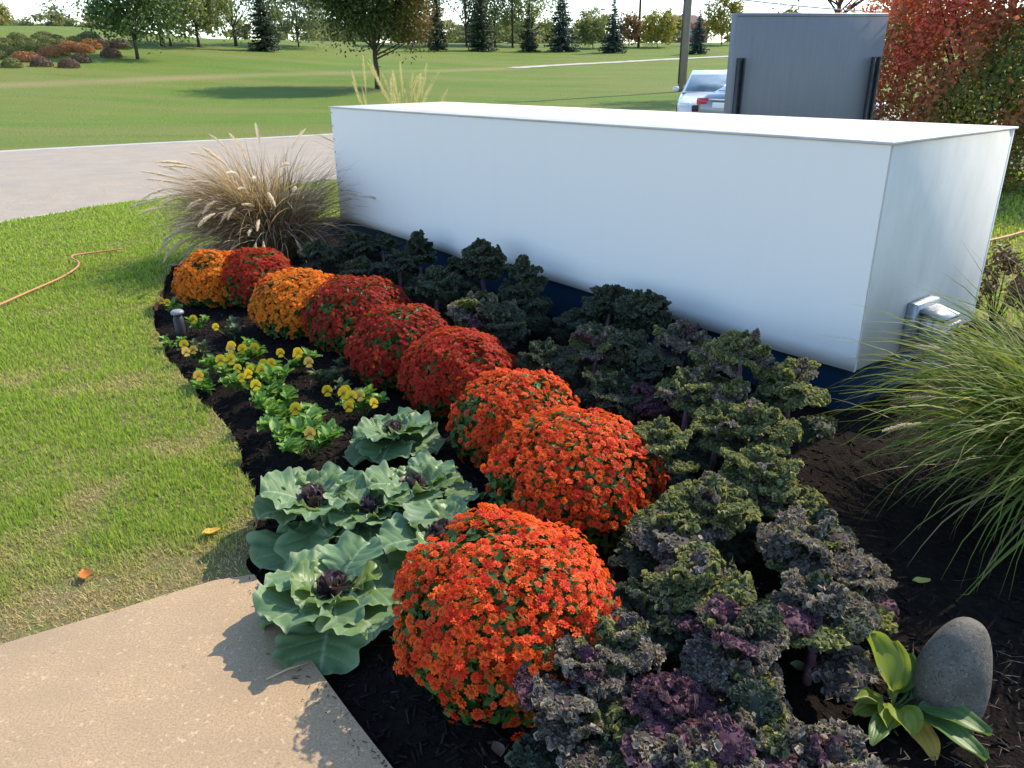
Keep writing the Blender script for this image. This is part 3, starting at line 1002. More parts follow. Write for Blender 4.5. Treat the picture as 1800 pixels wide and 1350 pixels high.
KALES = [
    # px, py of the crown, height, leaves, size, tone, label
    (560, 440, .40, 14, 1.0, 2, "dark kale in front of the russet fountain grass"),
    (622, 425, .40, 13, .95, 2, "dark kale under the far lower corner of the white box"),
    (672, 428, .36, 12, .9, 2, "low dark kale in the box shade left of the smallest tall kale"),
    (640, 470, .38, 15, 1.0, 2, "dark green kale behind the golden orange chrysanthemum"),
    (700, 455, .40, 12, .9, 2, "dark kale under the leftmost tall kale"),
    (762, 492, .42, 16, 1.05, 2, "dark green kale behind the two dark red chrysanthemums"),
    (846, 540, .42, 18, 1.15, 1, "grey purple kale in box shade behind the fifth chrysanthemum"),
    (800, 470, .36, 12, .95, 2, "dark kale low below the broad tall kale"),
    (1010, 560, .30, 10, .8, 2, "low dark kale in front of the blue plinth centre"),
    (960, 625, .36, 14, .9, 2, "dark green kale beside the red chrysanthemum with green skirt"),
    (1040, 600, .42, 15, .95, 1, "shaded kale with mauve centre left of the bright green kales"),
    (1112, 608, .44, 12, .85, 2, "upright dark green kale in the box shade"),
    (1070, 680, .34, 15, 1.0, 2, "deep green kale in shade behind the half shaded chrysanthemum"),
    (1200, 592, .42, 13, .9, 1, "dull purple kale against the blue plinth"),
    (1125, 690, .30, 12, .85, 3, "maroon kale in shade left of the sunlit kales"),
    (1308, 632, .52, 13, .88, 0, "tall sunlit green kale nearest the blue plinth"),
    (1390, 665, .46, 13, .88, 0, "sunlit yellow green kale below the box corner"),
    (1205, 682, .42, 14, .92, 0, "sunlit kale with pinkish left edge above the wide orange chrysanthemum"),
    (1255, 738, .38, 12, .85, 0, "sunlit kale with brownish top in the middle of the patch"),
    (1348, 742, .40, 13, .9, 0, "bright rounded kale over the bare mulch by the plinth"),
    (1148, 775, .38, 13, .85, 0, "sunlit kale touching the wide orange chrysanthemum"),
    (1325, 820, .38, 15, .95, 0, "sunlit kale with bright lime centre leaf"),
    (1235, 868, .36, 14, .95, 0, "broad grey green kale right of the wide orange chrysanthemum"),
    (1185, 915, .34, 14, .95, 0, "grey green kale behind the largest chrysanthemum"),
    (1440, 935, .34, 14, .95, 1, "grey kale with violet ribs at the right edge of the patch"),
    (1210, 1020, .34, 14, .95, 0, "green kale beside the right flank of the largest chrysanthemum"),
    (1440, 1060, .32, 15, 1.0, 1, "spreading green grey kale behind the hosta"),
    (1090, 1135, .30, 12, .80, 1, "pale grey curled kale over the lower right of the largest chrysanthemum"),
    (1275, 1090, .34, 13, .9, 1, "kale with long pink stalk in the front patch"),
    (1010, 1190, .30, 14, .85, 1, "grey kale overlapping the foot of the largest chrysanthemum"),
    (1150, 1225, .26, 13, .85, 3, "maroon kale in the front patch"),
    (1290, 1190, .26, 12, .80, 1, "dusty purple kale left of the hosta"),
    (1040, 1265, .22, 11, .80, 1, "brownish purple kale at the front edge of the bed"),
    (1190, 1320, .26, 15, .95, 1, "purple grey kale cut by the bottom of the picture"),
    (1330, 1285, .26, 14, .90, 1, "grey green kale beside the bottom edge, left of the hosta"),
    (1440, 1330, .24, 14, .90, 1, "pale lilac kale at the bottom near the hosta"),
    (880, 560, .40, 13, 1.0, 2, "dark kale just right of the grey purple shaded kale"),
    (920, 520, .36, 12, .9, 2, "dark kale under the tall kale that leans right"),
    (1150, 640, .36, 13, .9, 2, "dark kale between the maroon kale and the sunlit kales"),
    (1250, 640, .44, 12, .85, 0, "half sunlit kale left of the tall sunlit green kale"),
    (1290, 700, .40, 12, .85, 0, "sunlit kale below the tall sunlit green kale"),
    (1400, 880, .30, 12, .9, 0, "grey green kale at the mulch edge above the violet ribbed kale"),
    (1130, 1060, .30, 12, .85, 2, "dark green kale in the shade of the largest chrysanthemum"),
    (1500, 1010, .26, 10, .8, 1, "outermost grey kale next to the bare mulch"),
    (1060, 1345, .18, 9, .7, 0, "small green kale sprouting at the bottom edge"),
]
for i, (px, py, h, n_, sz, tn, lab) in enumerate(KALES):
    kale(px, py, h * 1.15, n_ + 3, sz * (.98 if i > 23 else 1.0), tn, lab, 400 + i, top=.76)

# ------------------------------------------------------------------ flowering cabbages
def cab_leaf(seed, L=.24, W=.13, a0=.5, a1=1.35, wav=1.0):
    r = np.random.default_rng(seed)
    ph = r.uniform(0, 6.28, 8)
    def fn(T, Sx):
        y, z, ang = midrib(T, L, a0, a1, 1.1)
        wp = .10 + .90 * np.clip((T - .06) / .5, 0, 1) ** .8 * np.sqrt(np.clip(1 - np.clip((T - .58) / .46, 0, 1) ** 2, 0, 1))
        half = W * wp * (1 + .035 * np.sin(T * 31 + ph[0] + np.sign(Sx)))
        e = np.abs(Sx)
        sg = np.sign(Sx)
        edge = np.clip(np.maximum(e, np.clip((T - .72) / .28, 0, 1)), 0, 1)
        rf = edge ** 3.4 * np.clip(T / .35, 0, 1)
        # frilled margin: waves run round the rim
        th = np.arctan2(Sx * half, (T - .45) * L)
        wv = np.sin(th * 6 + ph[1]) + .6 * np.sin(th * 11 + ph[2]) + .35 * np.sin(th * 21 + ph[3])
        nrm = .013 * wav * rf * wv - .03 * (e ** 2) * 0 + .028 * e ** 2 * np.sin(T * 2.6)
        x = Sx * half * (1 + .06 * rf * np.sin(th * 11 + ph[4]))
        V = np.stack([x, y - np.cos(ang) * nrm, z + np.sin(ang) * nrm], -1)
        # veins: midrib and slanting laterals
        vein = np.exp(-(Sx * half / .0045) ** 2)
        lat = T - e * .22
        q = (lat * 6.5 + .25 * sg) % 1.0
        vein = np.maximum(vein, .6 * np.exp(-((q - .5) / .055) ** 2) * (e < .85) * np.clip(T * 4, 0, 1))
        puff = -.0028 * np.exp(-((q - .5) / .10) ** 2) * (1 - rf)
        V[..., 2] += puff
        fac = np.clip(.5 * vein + .30 * np.clip((edge - .82) / .18, 0, 1), 0, 1)
        return V, fac
    return sheet(44, 33, fn)
M_CAB = leafmat("cabbage_leaf", (.10, .19, .095), (.155, .25, .115), (.45, .55, .36), transl=.3, rough=.5, spec=.3, d=(.115, .20, .08), nscale=9)
M_CABI = leafmat("cabbage_inner", (.12, .20, .07), (.17, .26, .09), (.45, .50, .33), transl=.35, rough=.4, spec=.4)
M_CABP = leafmat("cabbage_heart", (.075, .035, .055), (.085, .075, .055), (.26, .20, .20), transl=.2, rough=.4, spec=.4)
CO = [mesh("leaf", *cab_leaf(500 + i, .205, .122 + .012 * (i % 2), .75 + .1 * (i % 3), 1.40 + .15 * (i % 3))[:2], M_CAB, {"fac": cab_leaf(500 + i, .205, .122 + .012 * (i % 2), .75 + .1 * (i % 3), 1.40 + .15 * (i % 3))[2]}, smooth=True) for i in range(6)]
CI = [mesh("leaf", *cab_leaf(520 + i, .15, .075, .30, .80 + .1 * i, 1.1)[:2], M_CABI, {"fac": cab_leaf(520 + i, .15, .075, .30, .80 + .1 * i, 1.1)[2]}, smooth=True) for i in range(3)]
CP = [mesh("heart_leaf", *cab_leaf(540 + i, .085, .042, .05, .30 + .2 * i, .9)[:2], M_CABP, {"fac": cab_leaf(540 + i, .085, .042, .05, .30 + .2 * i, .9)[2] * .6}, smooth=True) for i in range(3)]
def cabbage(px, py, size, label, seed, z=.14, lift=0.0, nout=11):
    r = random.Random(seed)
    p = at(px, py, z)
    root = thing("ornamental_cabbage", label, "cabbage", (p.x, p.y, bed_z(p.x, p.y)), r.uniform(0, 6.28), "ornamental cabbages beside the walk")
    MB().tube([(0, 0, -.02), (0, 0, .07 + lift)], [.022, .018], 9).obj("stem", M_STALKG, root)
    def put(me, a, zz, s, tilt, off):
        o = bpy.data.objects.new(me.name.split('.')[0], me)
        COL.objects.link(o)
        o.parent = root
        o.matrix_local = Matrix.Translation((0, 0, zz)) @ Matrix.Rotation(a, 4, 'Z') @ Matrix.Translation((0, off, 0)) @ Matrix.Rotation(-tilt, 4, 'X') @ Matrix.Rotation(r.uniform(-.2, .2), 4, 'Y') @ Matrix.Scale(s, 4)
    for k in range(nout):
        put(r.choice(CO), k * 2.39996 + r.uniform(-.2, .2), .045 + lift + .006 * k, size * (1.1 - .03 * k) * r.uniform(.9, 1.1), .58 - .05 * k + r.uniform(-.12, .12), .012)
    for k in range(5):
        put(r.choice(CI), k * 2.39996 + 1, .075 + lift, size * r.uniform(.75, 1.0), r.uniform(.25, .55), .016)
    for k in range(6):
        put(r.choice(CP), k * 2.39996 + 2, .075 + lift, size * r.uniform(.8, 1.1), r.uniform(-.15, .1), .008)
    return root
CABS = [
    (552, 890, 1.02, "grey green ornamental cabbage on the left of the group by the lawn corner", 11, .14, .02),
    (728, 855, .95, "ornamental cabbage at the back right of the group under the third chrysanthemum", 12, .16, .03),
    (780, 945, 1.0, "ornamental cabbage tucked against the largest chrysanthemum", 13, .15, .02),
    (585, 1030, .98, "front ornamental cabbage with purple heart spilling over the walk edge", 14, .15, .03),
    (650, 905, .80, "small ornamental cabbage wedged in the middle of the group", 16, .12, .02),
    (694, 768, .85, "farthest ornamental cabbage with one long bright green leaf standing up", 15, .12, .01),
]
for c in CABS:
    cabbage(c[0], c[1], c[2] * 1.06, c[3], c[4], c[5] * .75, 0.0)

# ------------------------------------------------------------------ pansies
def oval_leaf(seed, W=.28, cup=.12):
    r = np.random.default_rng(seed)
    def fn(T, Sx):
        y, z, ang = midrib(T, 1.0, .5, 1.5)
        half = W * np.sin(np.clip(T, .02, .98) * math.pi) ** .7
        nrm = cup * Sx ** 2 + .04 * np.sin(T * 14 + seed)* np.abs(Sx)
        return np.stack([Sx * half, y - np.cos(ang) * nrm, z + np.sin(ang) * nrm], -1), np.exp(-(Sx / .2) ** 2) * .5
    return sheet(6, 5, fn)
M_PAN = leafmat("pansy_leaf", (.12, .25, .045), (.20, .36, .08), (.3, .4, .16), transl=.4, rough=.45)
M_PAND = leafmat("pansy_leaf_dusty", (.07, .11, .045), (.12, .15, .075), (.2, .22, .13), transl=.25, rough=.6)
M_PETAL = leafmat("pansy_petal", (.80, .52, .01), (.85, .60, .02), (.03, .004, .006), transl=.35, rough=.5, tcol=(.9, .6, .02))
M_PETALO = leafmat("pansy_petal_amber", (.72, .40, .02), (.80, .50, .10), (.06, .01, .006), transl=.35, rough=.5, tcol=(.9, .5, .05))
PLV = [oval_leaf(i) for i in range(3)]
PL = {m.name: [mesh("leaf", v, f, m, {"fac": fc}, smooth=True) for v, f, fc in PLV] for m in (M_PAN, M_PAND)}
def pansy_flower(seed):
    V, F, fac = [], [], []
    # two upper, two side and one lower petal
    for a, l, w_, z in ((70, .5, .26, -.03), (110, .5, .26, -.02), (10, .46, .27, 0), (170, .46, .27, .01), (270, .5, .34, .03)):
        a = R(a)
        ca, sa = math.cos(a), math.sin(a)
        q = len(V)
        for rr, ww, zz, f in ((.02, 0, .02, 1), (l * .42, w_ * .6, z, .22), (l * .8, w_, z + .03, 0), (l, w_ * .4, z, 0), (l, -w_ * .4, z, 0), (l * .8, -w_, z + .03, 0), (l * .42, -w_ * .6, z, .22)):
            V.append((ca * rr - sa * ww, sa * rr + ca * ww, zz)); fac.append(f if a > 3 or abs(sa) < .3 else f * .6)
        F += [(q, q + 1, q + 6), (q + 1, q + 2, q + 5, q + 6), (q + 2, q + 3, q + 4, q + 5)]
    return V, F, fac
PFV = pansy_flower(0)
PF = [mesh("flower", PFV[0], PFV[1], m, {"fac": PFV[2]}) for m in (M_PETAL, M_PETALO)]
M_PSTEM = pmat("pansy_stem", (.10, .17, .05), .6, .2)
PANS = [
    (296, 528, 9, 2, .055, 0, "yellow pansy at the far left tip of the bed"),
    (300, 585, 10, 1, .055, 0, "pansy with one pale yellow bloom beside the garden light"),
    (350, 562, 10, 1, .06, 0, "pansy with one golden bloom beneath the far golden chrysanthemum"),
    (345, 612, 16, 3, .06, 1, "bushy pansy with three yellow blooms along the lawn edge"),
    (410, 578, 16, 1, .06, 1, "dusty pansy under the far golden chrysanthemum"),
    (455, 612, 14, 2, .06, 0, "dark leaved pansy with a yellow bloom left of the dark red chrysanthemum"),
    (440, 665, 26, 5, .075, 0, "biggest yellow pansy with large blooms and bright green leaves"),
    (525, 628, 18, 3, .065, 0, "pansy with small yellow blooms in front of the dark red chrysanthemums"),
    (572, 655, 16, 1, .065, 1, "grey leaved pansy with a single bud right of the others"),
    (632, 712, 20, 6, .065, 0, "upright yellow pansy standing alone behind the cabbages"),
    (368, 658, 14, 1, .065, 0, "small pansy at the lawn edge left of the biggest yellow one"),
    (428, 622, 16, 2, .065, 0, "pansy with two blooms below the dusty one"),
    (482, 648, 18, 2, .07, 0, "leafy pansy between the biggest yellow pansy and the small yellow blooms"),
    (562, 735, 18, 1, .07, 0, "green pansy just behind the farthest cabbage's left side"),
    (478, 690, 22, 1, .08, 0, "green pansy touching the biggest yellow pansy on its right"),
    (392, 640, 18, 2, .07, 0, "leafy yellow pansy left of the biggest one"),
    (520, 752, 24, 0, .085, 0, "bright green flowerless pansy between two others in the edging row"),
    (595, 690, 14, 1, .06, 1, "sparse grey pansy left of the upright yellow one"),
    (500, 728, 24, 0, .085, 0, "bright green pansy without blooms in the middle of the edging row"),
    (545, 775, 28, 1, .085, 0, "bright green pansy with one yellow leaf next to the left cabbage"),
]
for i, (px, py, nl, nf, ls, dusty, lab) in enumerate(PANS):
    r = random.Random(700 + i)
    p = at(px, py, .09)
    root = thing("pansy_plant", lab, "pansy", (p.x, p.y, bed_z(p.x, p.y)), 0, "pansies along the lawn edge")
    mb = MB()
    hh = .07 + .06 * min(nl, 24) / 24
    sp = .06 + .09 * nl / 26
    spots = []
    for k in range(max(3, nl // 4)):
        a, rr = r.uniform(0, 6.28), sp * math.sqrt(r.random())
        e = Vector((math.cos(a) * rr, math.sin(a) * rr, hh * r.uniform(.6, 1.1)))
        mb.tube([(0, 0, -.02), e * .5 + Vector((0, 0, .015)), e], .0022, 5)
        spots.append(e)
    mb.obj("stems", M_PSTEM, root)
    for k in range(nl * 6):
        e = spots[k % len(spots)] * r.uniform(.35, 1.0)
        o = bpy.data.objects.new("leaf", r.choice(PL[(M_PAND if dusty else M_PAN).name]))
        COL.objects.link(o)
        o.parent = root
        o.matrix_local = Matrix.Translation(e) @ Matrix.Rotation(r.uniform(0, 6.28), 4, 'Z') @ Matrix.Rotation(r.uniform(-.35, .5), 4, 'X') @ Matrix.Scale(ls * r.uniform(.45, .95), 4)
    for k in range(nf):
        a = r.uniform(2.6, 5.6)
        e = Vector((math.cos(a) * sp * r.uniform(.2, 1.1), math.sin(a) * sp * r.uniform(.2, 1.1), hh * r.uniform(1.0, 1.35)))
        o = bpy.data.objects.new("flower", PF[0 if r.random() < .75 else 1])
        COL.objects.link(o)
        o.parent = root
        q = Vector((-p.x + r.uniform(-1.6, 1.6), -p.y + r.uniform(-1, 1), 1.5)).to_track_quat('Z', 'Y').to_matrix().to_4x4()
        o.matrix_local = Matrix.Translation(e) @ q @ Matrix.Scale(.052 * r.uniform(.8, 1.15), 4)
        MB().tube([e * .2, (e.x, e.y + .004, e.z - .01)], .0016, 5).obj("flower_stalk", M_PSTEM, root)

# ------------------------------------------------------------------ ornamental grasses
def blades(n, rng, base_r, Lr, th, curl, wd, seg=9, az=None, power=1.25, lean=None):
    a = rng.uniform(0, 2 * math.pi, n) if az is None else rng.normal(az[0], az[1], n)
    if lean is not None:
        a = np.where(rng.random(n) < .5, rng.normal(lean, .8, n), a)
    br = base_r * np.sqrt(rng.random(n))
    ba = a + rng.normal(0, .8, n)
    L = rng.uniform(*Lr, n)
    t0 = np.abs(rng.normal(th[0], th[1], n))
    k = np.clip(rng.normal(curl[0], curl[1], n), .05, 3)
    t = np.linspace(0, 1, seg)
    ang = t0[:, None] + k[:, None] * t[None] ** power
    dr = np.sin(ang) * (L[:, None] / (seg - 1))
    dz = np.cos(ang) * (L[:, None] / (seg - 1))
    rr = np.concatenate([np.zeros((n, 1)), np.cumsum(dr[:, :-1], 1)], 1)
    zz = np.concatenate([np.zeros((n, 1)), np.cumsum(dz[:, :-1], 1)], 1)
    sw = rng.normal(0, .10, n)[:, None] * t[None] ** 2
    aa = a[:, None] + sw
    C = np.stack([br[:, None] * np.cos(ba)[:, None] + rr * np.cos(aa), br[:, None] * np.sin(ba)[:, None] + rr * np.sin(aa), np.maximum(zz, .01)], -1)
    wdt = wd * rng.uniform(.7, 1.25, n)[:, None] * np.clip(np.minimum(.55 + t * 3, (1 - t) * 2.2 + .06), 0, 1)[None]
    tw = rng.normal(0, .5, n)[:, None] + rng.normal(0, .6, n)[:, None] * t
    side = np.stack([-np.sin(aa) * np.cos(tw), np.cos(aa) * np.cos(tw), np.sin(tw)], -1)
    A, B = C - side * wdt[..., None], C + side * wdt[..., None]
    V = np.stack([A, B], 2).reshape(n, seg * 2, 3)
    j = np.arange(seg - 1) * 2
    f = np.stack([j, j + 1, j + 3, j + 2], 1)
    F = (f[None] + (np.arange(n) * seg * 2)[:, None, None]).reshape(-1, 4)
    return V.reshape(-1, 3), F, np.tile(np.repeat(t, 2), n), C
def plume_mesh(seed, L, t0, curl, head, m_stem_head, fuzz=.016):
    rng = np.random.default_rng(seed)
    V0, F0, _, C = blades(1, rng, .001, (L, L + .001), (t0, .001), (curl, .001), .0013, 14, (0.0, .001), 1.6)
    C = C[0]
    nh = 420
    f = rng.uniform(1 - head, 1, nh)
    x = f * 13
    i = np.minimum(x.astype(int), 12)
    pos = C[i] + (C[i + 1] - C[i]) * (x - i)[:, None]
    tg = unit(C[i + 1] - C[i])
    rd = unit(rng.normal(size=(nh, 3)))
    rd = unit(rd - tg * np.sum(rd * tg, 1)[:, None])
    tap = np.sin(np.clip((f - (1 - head)) / head, .04, .97) * math.pi) ** .5
    tip = pos + (rd * .8 + tg * .75) * (fuzz * tap * rng.uniform(.6, 1.2, nh))[:, None]
    sd = unit(np.cross(rd, tg)) * .0026
    V1 = np.stack([pos - sd, pos + sd, tip], 1).reshape(-1, 3)
    F1 = np.arange(nh * 3).reshape(-1, 3) + len(V0)
    return mesh("plume", np.concatenate([V0, V1]), [F0, F1], m_stem_head, {"rnd": np.concatenate([np.zeros(len(V0)), np.repeat(rng.random(nh), 3)])})
M_PLUME = leafmat("plume", (.72, .60, .42), (.82, .72, .55), None, transl=.45, rough=.7, spec=.1, tcol=(.9, .8, .6))
M_PLUMEG = leafmat("plume_green", (.62, .57, .33), (.72, .66, .42), None, transl=.45, rough=.7, spec=.1)
M_FGREEN = leafmat("fountain_green", (.075, .15, .022), (.15, .225, .035), (.34, .31, .09), transl=.42, rough=.55, spec=.2)
M_FBROWN = leafmat("fountain_straw", (.24, .17, .085), (.34, .25, .13), (.38, .29, .17), transl=.3, rough=.55)
M_FPURP = leafmat("fountain_russet", (.26, .17, .115), (.36, .25, .15), (.60, .44, .34), transl=.35, rough=.5)
M_FOLIVE = leafmat("fountain_olive", (.12, .10, .035), (.22, .165, .065), (.50, .35, .25), transl=.35, rough=.5)

# right: green fountain grass
gp = at(1900, 905, 0)
g = thing("fountain_grass", "large arching green fountain grass at the right edge by the box corner", "ornamental grass", (gp.x, gp.y, 0))
rng = np.random.default_rng(90)
V, F, T, _ = blades(2300, rng, .17, (.55, 1.10), (.26, .22), (1.85, .50), .0046)
stuff(ob("blades", mesh("blades", V, F, M_FGREEN, {"rnd": np.repeat(rng.random(2300), 18), "fac": T * .75 * np.repeat(rng.random(2300), 18)}), g))
V, F, T, _ = blades(420, rng, .17, (.45, .95), (.5, .3), (1.5, .5), .0030)
stuff(ob("dry_blades", mesh("dry_blades", V, F, M_FBROWN, {"rnd": np.repeat(rng.random(420), 18)}), g))
V, F, T, _ = blades(160, rng, .05, (.75, 1.1), (.05, .06), (.2, .2), .0042)
stuff(ob("upright_blades", mesh("upright_blades", V, F, leafmat("fountain_yellow", (.30, .27, .02), (.16, .22, .03), None, transl=.45), {"rnd": np.repeat(rng.random(160), 18)}), g))
PLM = [plume_mesh(60 + i, .95, .5 + .1 * i, 1.3, .16, M_PLUME) for i in range(3)]
for i, (az_, s_) in enumerate(((2.2, .95), (2.7, .85), (3.2, 1.0), (1.7, .9), (3.9, .8))):
    ob("plume", PLM[i % 3], g, rot=(0, 0, az_), scale=s_)

# left: russet fountain grass with cream plumes
gp = at(482, 452, 0)
g = thing("fountain_grass", "russet fountain grass with cream plumes left of the white box", "ornamental grass", (gp.x, gp.y, 0), 0, None, 1.08)
rng = np.random.default_rng(91)
V, F, T, _ = blades(2600, rng, .22, (.5, 1.05), (.24, .25), (1.35, .5), .0034, lean=3.4)
stuff(ob("blades", mesh("blades", V, F, M_FOLIVE, {"rnd": np.repeat(rng.random(2600), 18), "fac": T * np.repeat(rng.random(2600), 18)}), g))
V, F, T, _ = blades(1300, rng, .22, (.55, 1.12), (.34, .28), (1.25, .5), .0030, lean=3.4)
stuff(ob("russet_blades", mesh("russet_blades", V, F, M_FPURP, {"rnd": np.repeat(rng.random(1300), 18), "fac": T}), g))
PL2 = [plume_mesh(70 + i, 1.28, .16 + .13 * i, 1.0 + .4 * (i % 3), .21, M_PLUME, .024) for i in range(6)]
rr_ = random.Random(5)
for i in range(96):
    az_ = rr_.gauss(3.5, .75) if i < 70 else rr_.uniform(0, 6.28)
    ob("plume", PL2[i % 6], g, rot=(0, 0, az_), scale=rr_.uniform(.58, .98))

PL2B = [plume_mesh(170 + i, 1.0, .75 + .12 * i, 1.15 + .2 * i, .26, M_PLUME, .024) for i in range(4)]
for i in range(34):
    ob("plume", PL2B[i % 4], g, rot=(0, 0, rr_.gauss(3.55, .45)), scale=rr_.uniform(.62, .95))
# behind the box: tall green grass with upright plumes
gp = Vector((-1.22, 8.75, 0))
g = thing("fountain_grass", "tall plumed grass rising behind the far end of the white box", "ornamental grass", (gp.x, gp.y, 0))
rng = np.random.default_rng(92)
V, F, T, _ = blades(900, rng, .25, (.8, 1.35), (.12, .1), (.75, .35), .0045)
stuff(ob("blades", mesh("blades", V, F, M_FGREEN, {"rnd": np.repeat(rng.random(900), 18), "fac": T * np.repeat(rng.random(900), 18)}), g))
PL3 = [plume_mesh(80 + i, 1.55, .04 + .06 * i, .22 + .1 * i, .22, M_PLUMEG, .034) for i in range(4)]
for i in range(26):
    ob("plume", PL3[i % 4], g, loc=(rr_.uniform(-.3, .3), rr_.uniform(-.2, .2), 0), rot=(0, 0, rr_.uniform(0, 6.28)), scale=rr_.uniform(.86, 1.12))

# ------------------------------------------------------------------ hosta and stone
def hosta_leaf(seed, L=.16, W=.038, a0=.4, a1=1.5):
    def fn(T, Sx):
        y, z, ang = midrib(T, L, a0, a1)
        bl = np.clip((T - .30) / .70, 0, 1)
        half = .004 + W * np.sin(np.clip(bl, 0, 1) * math.pi * .98) ** .75 * (bl > 0) * (1 - .25 * bl)
        nrm = .35 * W * Sx ** 2 * (bl > 0) + .0016 * np.sin(Sx * 14) * np.clip(bl * 4, 0, 1) + .004 * np.abs(Sx) * np.sin(T * 16 + seed)
        V = np.stack([Sx * half, y - np.cos(ang) * nrm, z + np.sin(ang) * nrm], -1)
        return V, .5 + .5 * np.sin(Sx * 14 + 1.5)
    return sheet(18, 13, fn)
M_HOS = [leafmat("hosta_lime", (.19, .28, .03), (.24, .33, .04), (.30, .36, .08), transl=.5, rough=.4),
         leafmat("hosta_green", (.07, .14, .035), (.10, .18, .045), (.13, .21, .07), transl=.35, rough=.4),
         leafmat("hosta_yellow", (.55, .45, .05), (.60, .42, .06), (.55, .30, .12), transl=.4, rough=.5)]
hp = at(1566, 1252, 0)
hos = thing("hosta_plant", "small lime green hosta with one yellowing leaf in front of the stone", "hosta", (hp.x, hp.y, bed_z(hp.x, hp.y)))
HL = [  # azimuth (0 = away from camera), length, width, start tilt, end tilt, material
    (50, .235, .056, .15, .80, 0), (-15, .19, .034, .3, 1.0, 0), (-38, .17, .036, .4, 1.2, 1),
    (95, .13, .026, .7, 1.7, 0), (112, .15, .022, .9, 1.8, 0), (150, .14, .030, .6, 2.0, 0),
    (175, .15, .036, .5, 2.1, 0), (190, .19, .030, .9, 2.3, 2), (-75, .22, .030, .6, 1.75, 1),
    (-95, .21, .030, .7, 1.85, 1), (-130, .25, .036, .8, 1.9, 1), (-150, .27, .030, .9, 1.9, 1), (140, .2, .02, 1.0, 1.9, 1), (-105, .2, .024, .9, 1.9, 1)]
for i, (az_, l_, w_, a0, a1, mi) in enumerate(HL):
    v, f, fc = hosta_leaf(i, l_ * .92, w_ * 1.15, a0, a1)
    o = ob("leaf", mesh("leaf", v, f, M_HOS[mi], {"fac": fc}, smooth=True), hos, rot=(0, 0, R(az_)))
    if mi == 2:
        o["label"] = "yellow withering hosta leaf"

def stone_mat():
    m, t, p, o = base_mat("granite")
    c = mix(t, (.095, .082, .064), (.135, .118, .095), ramp(t, noise(t, 9, 4), .35, .65))
    c = mix(t, c, (.035, .032, .03), mathn(t, 'MULTIPLY', ramp(t, noise(t, 150, 2), .56, .64), .75))
    c = mix(t, c, (.27, .25, .22), mathn(t, 'MULTIPLY', ramp(t, noise(t, 190, 2), .60, .68), .6))
    t.links.new(c, p.inputs["Base Color"])
    p.inputs["Roughness"].default_value = .8
    c = mix(t, c, (.05, .04, .03), mathn(t, 'MULTIPLY', ramp(t, noise(t, 14, 5, .7), .50, .68), .55))
    t.links.new(c, p.inputs["Base Color"])
    bump(t, p, noise(t, 45, 6, .75), .7, .012)
    return m
sp_ = at(1655, 1238, 0)
u, v = np.meshgrid(np.linspace(0, 2 * math.pi, 48, endpoint=False), np.linspace(-.75, math.pi / 2, 30))
rx_ = .106 * np.cos(v) ** .85 * (1 - .16 * np.sin(v)) * (1 + .05 * np.sin(u * 2 + v) + .03 * np.sin(u * 3 - 2 * v) + .07 * (vnoise(u * 1.3, v * 2.2, 5) - .5))
SV = np.stack([rx_ * np.cos(u), rx_ * .85 * np.sin(u), .085 + np.sin(v) * .185 + .012 * np.sin(u + 1) * np.cos(v)], -1).reshape(-1, 3)
ii = np.arange(29 * 48)
o = ob("stone", mesh("stone", SV, np.stack([ii, (ii // 48) * 48 + (ii + 1) % 48, (ii // 48 + 1) * 48 + (ii + 1) % 48, ii + 48], 1), stone_mat(), smooth=True), None, (sp_.x, sp_.y, -.012), (0, R(6), .4))
tag(o, "egg-shaped speckled grey granite stone standing on the mulch", "stone")

# ------------------------------------------------------------------ small garden things
gl = at(318, 585, 0)
t_ = thing("garden_light", "short black garden light post with grey cap at the bed edge", "garden light", (gl.x, gl.y, bed_z(gl.x, gl.y) - .01))
M_BLK = pmat("black_plastic", (.018, .018, .02), .5, .4)
MB().lathe([(.032, 0), (.032, .12), (.026, .125), (.026, .15)], 18).obj("post", M_BLK, t_, True)
MB().lathe([(.036, .15), (.040, .155), (.040, .165), (.03, .174), (.001, .177)], 20).obj("cap", pmat("grey_cap", (.22, .22, .23), .4, .4), t_, True)

def ground_tube(name, pix, rad, m, label, cat, z=.012):
    pts = [at(*q) for q in pix]
    P = smooth_pts([(p.x, p.y) for p in pts], 10)
    o = MB().tube([(x, y, z + .006 * math.sin(i * .21)) for i, (x, y) in enumerate(P)], rad, 10).obj(name, m, None, True)
    tag(o, label, cat)
M_HOSE = pmat("orange_hose", (.50, .22, .10), .5, .3, (.42, .17, .08), 4)
ground_tube("garden_hose", [(-60, 575), (0, 546), (60, 516), (115, 492), (137, 478), (139, 466), (128, 460), (134, 456), (170, 449), (215, 444)], .0075, M_HOSE, "orange garden hose snaking over the lawn at the left", "hose", .035)
ground_tube("garden_hose", [(1730, 432), (1765, 424), (1800, 412), (1850, 395)], .012, M_HOSE, "orange hose on the grass behind the right end of the white box", "hose", .035)

